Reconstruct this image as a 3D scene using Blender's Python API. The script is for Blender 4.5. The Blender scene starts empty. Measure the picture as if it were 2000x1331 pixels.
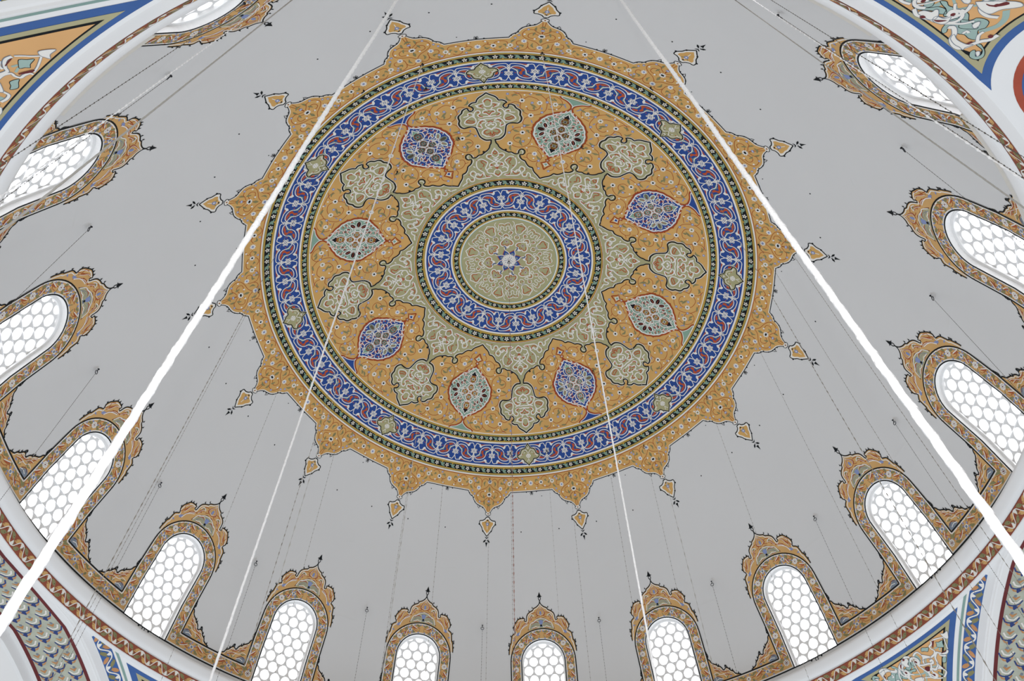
import bpy, bmesh, math, random, json
from mathutils import Vector, Matrix
from mathutils.geometry import tessellate_polygon
random.seed(7)
SC = bpy.context.scene
COL = SC.collection
pi = math.pi
rad = math.radians

# ---------------------------------------------------------------- camera
F_PX, TILT, ROLL = 1377.504, 0.946353, -0.019198
CX, CY, CZ = -0.0478, 10.6749, 9.029        # dome centre seen from the camera
cam_d = bpy.data.cameras.new('camera')
cam = bpy.data.objects.new('camera', cam_d)
COL.objects.link(cam)
cam_d.sensor_fit = 'HORIZONTAL'; cam_d.sensor_width = 36.0
cam_d.lens = F_PX / 2000.0 * 36.0
cam_d.clip_start = 0.05; cam_d.clip_end = 200
_f = Vector((0, math.cos(TILT), math.sin(TILT))); _u = Vector((0, -math.sin(TILT), math.cos(TILT))); _r = Vector((1, 0, 0))
R_ = math.cos(ROLL) * _r + math.sin(ROLL) * _u
U_ = -math.sin(ROLL) * _r + math.cos(ROLL) * _u
cam.matrix_world = Matrix(((R_.x, U_.x, -_f.x, 0), (R_.y, U_.y, -_f.y, 0), (R_.z, U_.z, -_f.z, 0), (0, 0, 0, 1)))
SC.camera = cam
DC = Vector((CX, CY, CZ))

# ---------------------------------------------------------------- light
SC.view_settings.view_transform = 'Standard'
SC.view_settings.look = 'None'
SC.view_settings.gamma = 1.0
SC.view_settings.use_curve_mapping = False
SC.view_settings.exposure = 0.07
W = bpy.data.worlds.new('daylight'); SC.world = W; W.use_nodes = True
_bg = W.node_tree.nodes['Background']; _bg.inputs[0].default_value = (0.955, 0.975, 1.0, 1); _bg.inputs[1].default_value = 0.685
def area(name, loc, target, size, power, color):
    l = bpy.data.lights.new(name, 'AREA'); l.shape = 'DISK'; l.size = size; l.energy = power; l.color = color
    o = bpy.data.objects.new(name, l); COL.objects.link(o); o.location = loc
    o.rotation_euler = (Vector(target) - Vector(loc)).to_track_quat('-Z', 'Y').to_euler()
    return o
# added lamp standing in for unseen far-wall daylight, brightens the near pendentives
area('far_daylight_fill', (CX, CY + 9.0, -3.0), (CX, CY - 9.5, CZ - 0.5), 6.0, 1000, (0.66, 0.81, 1.0))
# the photographer's flash
fl = bpy.data.lights.new('camera_flash', 'AREA'); fl.shape = 'DISK'; fl.size = 0.06; fl.energy = 110; fl.color = (0.97, 0.98, 1.0)
flo = bpy.data.objects.new('camera_flash', fl); COL.objects.link(flo)
flo.matrix_world = cam.matrix_world.copy(); flo.location = Vector((0, 0, 0)) + U_ * 0.16 - _f * 0.05

# ---------------------------------------------------------------- materials
def hx(h):
    c = [int(h[i:i+2], 16) / 255 for i in (0, 2, 4)]
    return [x / 12.92 if x <= 0.04045 else ((x + 0.055) / 1.055) ** 2.4 for x in c]
MATS = {}
def mat(name, h, rough=0.85, var=0.06, scale=3.0, emit=None, spec=0.25, bump=0.0):
    m = bpy.data.materials.new(name); m.use_nodes = True; nt = m.node_tree
    b = nt.nodes['Principled BSDF']; b.inputs['Roughness'].default_value = rough
    b.inputs['Specular IOR Level'].default_value = spec
    col = hx(h)
    n = nt.nodes.new('ShaderNodeTexNoise'); n.inputs['Scale'].default_value = scale; n.inputs['Detail'].default_value = 6
    tc = nt.nodes.new('ShaderNodeTexCoord'); nt.links.new(tc.outputs['Object'], n.inputs['Vector'])
    r = nt.nodes.new('ShaderNodeValToRGB')
    r.color_ramp.elements[0].position = 0.3; r.color_ramp.elements[1].position = 0.7
    r.color_ramp.elements[0].color = [c * (1 - var) for c in col] + [1]
    r.color_ramp.elements[1].color = [min(1, c * (1 + var)) for c in col] + [1]
    nt.links.new(n.outputs['Fac'], r.inputs['Fac']); nt.links.new(r.outputs['Color'], b.inputs['Base Color'])
    if bump:
        bp = nt.nodes.new('ShaderNodeBump'); bp.inputs['Strength'].default_value = bump; bp.inputs['Distance'].default_value = 0.02
        nt.links.new(n.outputs['Fac'], bp.inputs['Height']); nt.links.new(bp.outputs['Normal'], b.inputs['Normal'])
    if emit:
        b.inputs['Emission Color'].default_value = hx(emit[0]) + [1]; b.inputs['Emission Strength'].default_value = emit[1]
    MATS[name] = m
    return m
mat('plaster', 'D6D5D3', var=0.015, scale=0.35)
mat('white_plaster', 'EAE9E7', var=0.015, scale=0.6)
mat('orange', 'D2A563', scale=1.5); mat('orange_deep', 'D0A56B', scale=2); mat('curl', 'A85A38', var=0.1)
mat('blue', '2B4B90', scale=2); mat('khaki', 'ABA67D', scale=1.5); mat('gold', 'B59648', scale=3)
mat('white', 'E8E4DC', var=0.03); mat('black', '14181B', var=0.1); mat('red', 'B5532F', var=0.1); mat('brown', 'A2471F', var=0.08)
mat('teal', '86A593', var=0.05); mat('leaf', '88835C', var=0.08); mat('lilac', '8793BC', var=0.08); mat('green', '7E9A8A', var=0.05)
mat('grey_blue', '7E8792', var=0.1); mat('maroon', '6B2F30', var=0.1); mat('deep_blue', '41629A', var=0.05); mat('panel_khaki', 'AFA884', var=0.05)
mat('panel_orange', 'D9A871', var=0.04, scale=2); mat('sage', '9EB5AC', var=0.05); mat('sage_dark', '86A098', var=0.05); mat('vine_red', '93503C', var=0.1)
mat('brocade', 'B3B6A6', var=0.12, scale=4); mat('navy', '34467B', var=0.1); mat('dusty_orange', 'C08A5C', var=0.1)
mat('pale_red', 'A9503C', var=0.1); mat('yellow', 'C9A23A', var=0.08)
mat('glass', 'FFFFFF', rough=0.3, var=0.0, emit=('F4F7FF', 2.6))
mat('chain_metal', '5A554E', rough=0.5, var=0.2, scale=40); mat('hook_metal', '23252B', rough=0.45, var=0.2, scale=40)
mat('rope_white', 'F4F2F0', rough=0.9, var=0.08, scale=60, bump=0.3); mat('rope_pink', 'A88880', rough=0.9, var=0.3, scale=30)
mat('thread_pale', 'A9A59E', rough=0.8, var=0.1, scale=20); mat('thread', '8C857B', rough=0.7, var=0.3, scale=30)

# ---------------------------------------------------------------- helpers
def obj(name, me, parent=None, theta=0.0, top=False, **props):
    o = bpy.data.objects.new(name, me); COL.objects.link(o)
    if parent is not None: o.parent = parent
    else: o.location = DC
    o.rotation_euler = (0, 0, -rad(theta))
    for k, v in props.items(): o[k] = v
    return o
def dup(o, theta, parent=None, name=None):
    c = o.copy(); COL.objects.link(c); c.parent = parent if parent is not None else o.parent
    c.rotation_euler = (0, 0, -rad(theta))
    return c

def resample(p, step, closed=False):
    """Catmull-Rom through p."""
    n = len(p); out = []
    if n < 3 and not closed:
        k = max(1, int(math.dist(p[0], p[-1]) / step) + 1)
        return [(p[0][0] + (p[1][0] - p[0][0]) * i / k, p[0][1] + (p[1][1] - p[0][1]) * i / k) for i in range(k + 1)]
    seg = n if closed else n - 1
    for i in range(seg):
        p0 = p[(i - 1) % n] if (closed or i > 0) else (2 * p[0][0] - p[1][0], 2 * p[0][1] - p[1][1])
        p1 = p[i]; p2 = p[(i + 1) % n]
        p3 = p[(i + 2) % n] if (closed or i + 2 < n) else (2 * p2[0] - p1[0], 2 * p2[1] - p1[1])
        k = max(1, min(12, int(math.dist(p1, p2) / step) + 1))
        for j in range(k):
            t = j / k; t2 = t * t; t3 = t2 * t
            out.append(tuple(0.5 * ((2 * p1[a]) + (-p0[a] + p2[a]) * t + (2 * p0[a] - 5 * p1[a] + 4 * p2[a] - p3[a]) * t2 + (-p0[a] + 3 * p1[a] - 3 * p2[a] + p3[a]) * t3) for a in (0, 1)))
    if not closed: out.append(tuple(p[-1]))
    return out

class Art:
    """Painted ornament: flat shapes collected in a chart of the wall, stacked in thin coats."""
    def __init__(s, step=0.3, maxlen=1.5): s.items = []; s.T = [lambda p: p]; s.step = step; s.maxlen = maxlen
    def tf(s, *fs): s.T = list(fs) or [lambda p: p]
    def raw(s, v, f, m, layer):
        for t in s.T: s.items.append(([t(p) for p in v], f, m, layer))
    def stroke(s, pts, w, m, layer, closed=False, taper=0.0, smooth=True, fat=None):
        p = resample(pts, s.step, closed) if smooth else pts
        n = len(p); v = []; f = []
        for i in range(n):
            a = p[(i - 1) % n] if (closed or i > 0) else p[0]; b = p[(i + 1) % n] if (closed or i < n - 1) else p[-1]
            dx, dy = b[0] - a[0], b[1] - a[1]; L = math.hypot(dx, dy) or 1e-6
            t = i / max(1, n - 1); ww = w * (1 - taper * abs(2 * t - 1) ** 2)
            if fat: ww = w * (0.35 + fat * math.sin(pi * min(1, t * 1.0)) ** 2)
            nx, ny = -dy / L * ww / 2, dx / L * ww / 2
            v += [(p[i][0] + nx, p[i][1] + ny), (p[i][0] - nx, p[i][1] - ny)]
        for i in range(n if closed else n - 1):
            a = 2 * i; b = 2 * ((i + 1) % n); f.append((a, a + 1, b + 1, b))
        s.raw(v, f, m, layer)
    def fill(s, pts, m, layer, smooth=True, holes=(), split=True):
        o = resample(pts, s.step, True) if smooth else list(pts)
        loops = [o] + [list(h) for h in holes]
        vs = [p for l in loops for p in l]
        tris = tessellate_polygon([[Vector((p[0], p[1], 0)) for p in l] for l in loops])
        if split:
            bm = bmesh.new(); bv = [bm.verts.new((p[0], p[1], 0)) for p in vs]
            for t in tris:
                try: bm.faces.new([bv[i] for i in t])
                except ValueError: pass
            for _ in range(8):
                es = [e for e in bm.edges if e.calc_length() > s.maxlen]
                if not es: break
                bmesh.ops.subdivide_edges(bm, edges=es, cuts=1)
                bmesh.ops.triangulate(bm, faces=[f for f in bm.faces if len(f.verts) > 3])
            bm.verts.index_update()
            vs = [(v.co.x, v.co.y) for v in bm.verts]; tris = [tuple(v.index for v in f.verts) for f in bm.faces]; bm.free()
        s.raw(vs, [tuple(t) for t in tris], m, layer)
    def disc(s, c, r, m, layer, n=12, ry=None, rot=0):
        ry = ry or r; v = [c]; ca, sa = math.cos(rot), math.sin(rot)
        for i in range(n):
            x, y = r * math.cos(2 * pi * i / n), ry * math.sin(2 * pi * i / n)
            v.append((c[0] + x * ca - y * sa, c[1] + x * sa + y * ca))
        s.raw(v, [(0, i + 1, (i + 1) % n + 1) for i in range(n)], m, layer)
    def leaf(s, p, w, m, layer): s.stroke(p, w, m, layer, fat=1.0)
    def flower(s, c, r, n, m, centre, layer, rc=0.38, pr=0.42, rot=0.0):
        for i in range(n):
            a = rot + 2 * pi * i / n
            s.disc((c[0] + r * 0.6 * math.cos(a), c[1] + r * 0.6 * math.sin(a)), r * pr, m, layer, n=7, ry=r * 0.27, rot=a)
        s.disc(c, r * rc * 1.25, m, layer, n=8)
        s.disc(c, r * rc, centre, layer + 0.5, n=8)
    def ring(s, r0, r1, m, layer, a0=0, a1=360, da=2.0, rows=1, ctr=(0, 0)):
        n = max(2, int(abs(a1 - a0) / da)); v = []; f = []
        for i in range(n + 1):
            a = rad(a0 + (a1 - a0) * i / n)
            for j in range(rows + 1):
                r = r0 + (r1 - r0) * j / rows; v.append((ctr[0] + r * math.sin(a), ctr[1] + r * math.cos(a)))
        k = rows + 1
        for i in range(n):
            for j in range(rows): f.append((i * k + j, i * k + j + 1, (i + 1) * k + j + 1, (i + 1) * k + j))
        s.raw(v, f, m, layer)
    def mesh(s, name, fmap):
        V = []; Fc = []; MI = []; names = []
        for v, f, m, layer in s.items:
            if m not in names: names.append(m)
            b = len(V); mi = names.index(m)
            V += [fmap(p[0], p[1], layer) for p in v]
            for q in f: Fc.append([b + i for i in q]); MI.append(mi)
        me = bpy.data.meshes.new(name); me.from_pydata(V, [], Fc)
        for m in names: me.materials.append(MATS[m])
        me.polygons.foreach_set('material_index', MI)
        me.polygons.foreach_set('use_smooth', [True] * len(Fc)); me.update()
        return me
mirror = lambda p: (-p[0], p[1])
ident = lambda p: p
def rotf(deg):
    c, s_ = math.cos(rad(deg)), math.sin(rad(deg))
    return lambda p: (p[0] * c + p[1] * s_, -p[0] * s_ + p[1] * c)     # rotate chart by +theta
def comp(*fs):
    def g(p):
        for f in fs: p = f(p)
        return p
    return g
def pol(a, r): return (r * math.sin(rad(a)), r * math.cos(rad(a)))
def polseq(l): return [pol(a, r) for a, r in l]
COAT = 0.0035
def dome_map(x, y, layer):
    ph = math.hypot(x, y); th = math.atan2(x, y); r = 10 - COAT * (layer + 1)
    p = rad(ph); return (r * math.sin(p) * math.sin(th), r * math.sin(p) * math.cos(th), r * math.cos(p))
Y0 = 85.9
def win_map(x, y, layer, out=0.0):
    p = rad(Y0) - y / 10.0; r = 10 - COAT * (layer + 1)
    hs = r * math.sin(p); X = max(-hs, min(hs, x)); return (X, math.sqrt(max(0, hs * hs - X * X)) + out, r * math.cos(p))

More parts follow.
